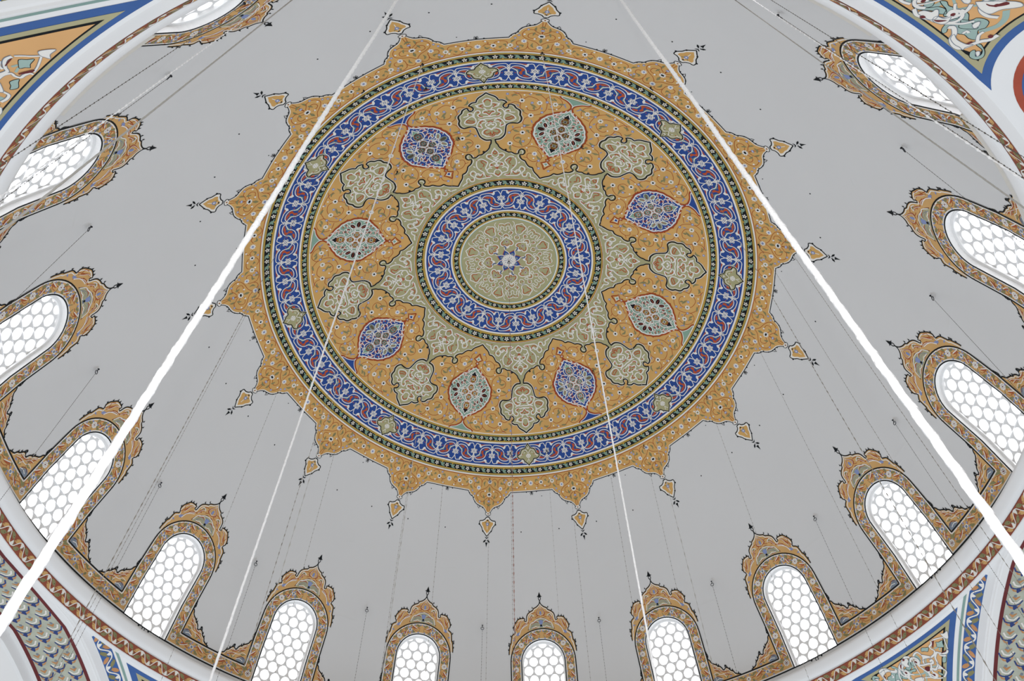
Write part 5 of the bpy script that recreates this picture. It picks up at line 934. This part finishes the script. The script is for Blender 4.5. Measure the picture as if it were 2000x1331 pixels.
ar_me = build_arch()
BW = 1.02
def arch_map(x, y, layer):            # x along the arch in metres (at radius 9.9), y across from the band's first edge
    g = x / 9.9; return arch_pt(g, 0.24 + y + 0.1, 0.2 + 0.004 * (layer + 1))
def build_brocade():
    a = Art(0.12, maxlen=0.5)
    Lh = 9.9 * rad(48)
    def strip(y0, y1, m, l):
        n = 120; v = []; f = []
        for i in range(n + 1): x = -Lh + 2 * Lh * i / n; v += [(x, y0), (x, y1)]
        for i in range(n): f.append((2 * i, 2 * i + 1, 2 * i + 3, 2 * i + 2))
        a.raw(v, f, m, l)
    strip(-0.08, 0, 'maroon', 0.2); strip(0, BW, 'brocade', 0); strip(BW, BW + 0.09, 'maroon', 0.2)
    n = int(2 * Lh / 0.42)
    for k in range(n):
        for q in range(3):
            x0 = -Lh + 0.42 * k + (0.21 if q % 2 else 0); y0 = 0.17 + 0.34 * q
            s = 1 if x0 > 0 else -1
            a.tf(lambda p, x0=x0, y0=y0, s=s: (x0 + s * p[0], y0 + p[1]))
            a.stroke([(-0.02, -0.17), (0.08, -0.12), (0.12, 0.0), (0.08, 0.12), (0.0, 0.17)], 0.03, 'navy', 0.8)
            a.leaf([(0.1, 0.0), (0.17, 0.05), (0.22, 0.02)], 0.08, 'navy', 0.9)
            a.stroke([(0.03, -0.13), (0.16, -0.06), (0.18, 0.08), (0.1, 0.14)], 0.035, 'dusty_orange', 0.6)
            a.stroke([(-0.08, -0.12), (0.02, -0.06), (0.05, 0.06), (-0.03, 0.14)], 0.035, 'white', 1.1)
            a.leaf([(-0.1, -0.05), (-0.04, 0.02), (-0.1, 0.1)], 0.05, 'dusty_orange', 0.9)
            a.disc((-0.12, 0.0), 0.035, 'grey_blue', 0.7, n=6)
    a.tf(ident); return a
br_me = build_brocade().mesh('brocade_band', arch_map)
for ang, nm in ((90, 'wall_right'), (-90, 'wall_left'), (0, 'wall_far'), (180, 'wall_near')):
    w = obj(nm, ar_me, None, TH0 + ang, kind='structure'); obj('brocade_band', br_me, w)

# ---------------------------------------------------------------- chains and ropes
def chain_mesh(name, length, m, r=0.007, pitch=0.05):
    """a run of links hanging down from the origin"""
    V = []; F = []; n = int(length / pitch)
    for k in range(n):
        z0 = -k * pitch; b = len(V); a_, c_ = (r, r * 0.45) if k % 2 else (r * 0.45, r)
        V += [(0, 0, z0), (a_, 0, z0 - pitch * 0.5), (0, c_, z0 - pitch * 0.5), (-a_, 0, z0 - pitch * 0.5), (0, -c_, z0 - pitch * 0.5), (0, 0, z0 - pitch * 1.3)]
        for i in range(4):
            j = 1 + i; q = 1 + (i + 1) % 4; F += [(b, b + j, b + q), (b + 5, b + q, b + j)]
    me = bpy.data.meshes.new(name); me.from_pydata(V, [], F); me.materials.append(MATS[m]); return me
def rope_mesh(name, length, m, r, lump=0.12, twist=3, pitch=0.12, sway=0.0, seg=0.03, ns=9, seed=1):
    rnd = random.Random(seed); V = []; F = []; n = int(length / seg); ph = rnd.random() * 6
    for k in range(n + 1):
        z = -k * seg; ox = sway * math.sin(z * 1.7 + ph) + sway * 0.4 * math.sin(z * 6.1); oy = sway * math.cos(z * 1.3 + ph)
        for i in range(ns):
            t = 2 * pi * i / ns
            rr = r * (1 + lump * math.sin(twist * t - 2 * pi * z / pitch) + rnd.uniform(-0.3, 0.3) * lump)
            V.append((ox + rr * math.cos(t), oy + rr * math.sin(t), z))
    for k in range(n):
        for i in range(ns): F.append((k * ns + i, k * ns + (i + 1) % ns, (k + 1) * ns + (i + 1) % ns, (k + 1) * ns + i))
    F.append(tuple(range(ns))); F.append(tuple(n * ns + i for i in range(ns)))
    me = bpy.data.meshes.new(name); me.from_pydata(V, [], F); me.polygons.foreach_set('use_smooth', [True] * len(F)); me.materials.append(MATS[m]); return me
def hook_mesh():
    """ceiling plate with an open ring below it"""
    bm = bmesh.new()
    bmesh.ops.create_cone(bm, cap_ends=True, segments=14, radius1=0.016, radius2=0.024, depth=0.016, matrix=Matrix.Translation((0, 0, -0.01)))
    bmesh.ops.create_cone(bm, cap_ends=True, segments=8, radius1=0.008, radius2=0.009, depth=0.08, matrix=Matrix.Translation((0, 0, -0.05)))
    R0, r0 = 0.046, 0.0075; vs = []
    for i in range(16):
        t = 2 * pi * i / 16
        vs.append([bm.verts.new(((R0 + r0 * math.cos(s)) * math.cos(t), r0 * math.sin(s), -0.11 + (R0 + r0 * math.cos(s)) * math.sin(t))) for s in [2 * pi * j / 6 for j in range(6)]])
    for i in range(16):
        for j in range(6): bm.faces.new((vs[i - 1][j - 1], vs[i][j - 1], vs[i][j], vs[i - 1][j]))
    me = bpy.data.meshes.new('hook'); bm.to_mesh(me); bm.free(); me.materials.append(MATS['hook_metal']); return me
hook_me = hook_mesh()
def hang(name, theta, phi, line_me, label, cat, group=None, hook=True, top_r=9.958):
    p = rad(phi); t = rad(theta)
    loc = DC + Vector((top_r * math.sin(p) * math.sin(t), top_r * math.sin(p) * math.cos(t), top_r * math.cos(p)))
    e = bpy.data.objects.new(name, None); COL.objects.link(e); e.location = loc; e['label'] = label; e['category'] = cat
    e.empty_display_size = 0.1
    if group: e['group'] = group
    l = bpy.data.objects.new('line' if 'rope' in name else 'links', line_me); COL.objects.link(l); l.parent = e
    if hook:
        l.location = (0, 0, -0.13)
        h = bpy.data.objects.new('hook', hook_me); COL.objects.link(h); h.parent = e; h.rotation_euler = (0, 0, -t)
    return e
L1 = chain_mesh('links', 12.0, 'chain_metal', 0.0075, 0.045)
sides = {}
ring1 = [(-142.3, 69.5, 'dark chain whose hook sits on bare plaster above the upper left window'),
 (-119.3, 69.2, 'dark chain hooked between the two upper left windows'),
 (-96.4, 69.1, 'dark chain hooked on the left between the second and third windows down'),
 (-73.7, 69.3, 'dark chain hooked right of the left window that the thick white rope crosses'),
 (-51.1, 69.3, 'dark chain hooked just right of the pale rope at lower left'),
 (-28.6, 69.2, 'thin dark chain hooked between the lowest left window and its left neighbour'),
 (-6.4, 69.1, 'thin dark chain hooked between the two lowest windows at bottom centre'),
 (15.9, 69.1, 'thin dark chain hooked right of the lowest windows, left of the pale rope'),
 (38.4, 68.9, 'thin dark chain hooked between the two lower right windows'),
 (61.1, 68.8, 'dark chain hooked left of the lower right window beside the thick rope'),
 (83.7, 68.8, 'dark chain hooked at right just left of the thick white rope end'),
 (106.0, 69.0, 'dark chain hooked between the two middle windows of the right edge'),
 (128.9, 69.6, 'dark chain hooked left of the window in the upper right, under the top right window'),
 (151.0, 69.6, 'dark chain hooked at the top edge, left of the top right window')]
for th, ph, lab in ring1:
    hang('hanging_chain', th, ph, L1, lab, 'chain', 'chains hooked between the dome windows')
L2 = chain_mesh('links', 14.5, 'thread', 0.0065, 0.07)
ring2 = [(-151.8, 'thin brownish chain dropping from the spike at the top left of the rosette'), (-139.2, None), (-118.5, 'thin chain dropping from the spike left of the top left one'),
 (-96.6, 'thin chain dropping from the spike at the far left of the rosette'), (-74.0, 'thin chain dropping from the lower of the two left spikes'), (-51.4, 'thin chain dropping from the spike at lower left of the rosette'),
 (-29.2, 'thin chain dropping from the spike left of the bottom pair'), (-6.6, 'thin chain dropping from the spike at the very bottom of the rosette'), (15.8, 'thin chain dropping from the bottom spike just right of the pale rope'),
 (38.3, 'thin chain dropping from the spike second right of the bottom one'), (60.8, 'thin chain dropping from the lower right spike of the rosette'), (83.3, 'thin chain dropping from the spike at the right, below the thick rope'),
 (105.8, 'thin chain dropping from the spike at the far right, behind the thick rope'), (128.4, 'thin chain dropping from the upper right spike where the thick rope passes'), (150.8, 'thin chain dropping from the spike at the top right of the rosette')]
for th, lab in ring2:
    if lab: hang('ceiling_chain', th, 42.9, L2, lab, 'chain', 'thin chains from the rosette spikes')
L3 = chain_mesh('links', 14.5, 'thread_pale', 0.0055, 0.09)
hang('medallion_chain', -0.7, 37.85, L2, 'thin chain hooked in the blue band left of the bottom green cartouche', 'chain', 'thin chains hooked inside the rosette')
hang('medallion_chain', 37.0, 26.3, L2, 'thin chain hooked by the lower right blue almond medallion', 'chain', 'thin chains hooked inside the rosette')
hang('medallion_chain', -139.2, 26.7, L2, 'thin chain hooked by the upper left blue almond medallion', 'chain', 'thin chains hooked inside the rosette')
hang('medallion_chain', -26.1, 26.4, L2, 'thin dark chain falling left of the bottom spike of the rosette', 'chain', 'thin chains hooked inside the rosette')
for th, ph, lab in ((10.7, 37.95, 'pale beaded chain hooked in the blue band right of the bottom green cartouche'), (-162.4, 38.0, 'pale beaded chain falling just right of the lower left pale rope'),
                    (-163.8, 26.4, 'pale beaded chain falling past the bottom left spike of the rosette'), (153.6, 26.4, 'pale beaded chain falling past the bottom right spike of the rosette')):
    hang('beaded_chain', th, ph, L3, lab, 'chain', 'pale beaded chains from the rosette')
C_ = rope_mesh('line', 17.0, 'rope_white', 0.0063, 0.3, pitch=0.1, seed=4)
hang('thin_rope', 172.9, 42.8, C_, 'thin pale rope running down from the top spike past the blue almond medallions', 'rope')
D_ = rope_mesh('line', 17.0, 'rope_white', 0.008, 0.3, pitch=0.1, seed=5)
hang('thin_rope', -164.4, 42.9, D_, 'thin pale rope slanting down across the lower left of the rosette', 'rope')
E_ = chain_mesh('links', 18.0, 'rope_pink', 0.014, 0.09)
hang('centre_chain', 0.0, 0.01, E_, 'reddish brown chain hanging straight down from the centre of the rosette', 'chain')
A_ = rope_mesh('line', 12.0, 'rope_white', 0.0128, 0.2, pitch=0.13, sway=0.0022, seed=2)
B_ = rope_mesh('line', 12.0, 'rope_white', 0.0128, 0.2, pitch=0.13, sway=0.0022, seed=3)
def near_rope(az, dist, me, lab):
    x, y = dist * math.sin(rad(az)) - CX, dist * math.cos(rad(az)) - CY
    r = math.hypot(x, y); hang('thick_rope', math.degrees(math.atan2(x, y)), math.degrees(math.asin(min(1, r / 9.99))), me, lab, 'rope')
near_rope(-39.7, 1.78, A_, 'thick bright white rope crossing the left half of the picture')
near_rope(40.8, 1.80, B_, 'thick bright white rope crossing the right half of the picture')
def near_line(name, az, dist, me, lab, cat):
    x, y = dist * math.sin(rad(az)) - CX, dist * math.cos(rad(az)) - CY
    r = math.hypot(x, y); hang(name, math.degrees(math.atan2(x, y)), math.degrees(math.asin(min(1, r / 9.99))), me, lab, cat)
G_ = rope_mesh('line', 12.0, 'thread_pale', 0.0065, 0.1, seed=8)
near_line('thin_rope', -58.7, 3.05, G_, 'smooth grey rope at top left, lowest of the lines crossing that corner', 'rope')
near_line('hanging_chain', -63.1, 4.6, L1, 'dark reddish chain at top left, highest of the lines crossing that corner', 'chain')
W_ = chain_mesh('links', 12.0, 'rope_white', 0.011, 0.075)
near_line('beaded_chain', -60.95, 3.9, W_, 'white beaded chain over the upper left window crest', 'chain')
near_line('beaded_chain', 61.0, 3.9, W_, 'white beaded chain crossing the top right window', 'chain')
near_line('hanging_chain', 62.6, 4.4, L1, 'dark chain crossing the panes of the top right window', 'chain')
near_line('thin_rope', 59.1, 4.4, G_, 'smooth grey rope at top right, passing below the top right window', 'rope')
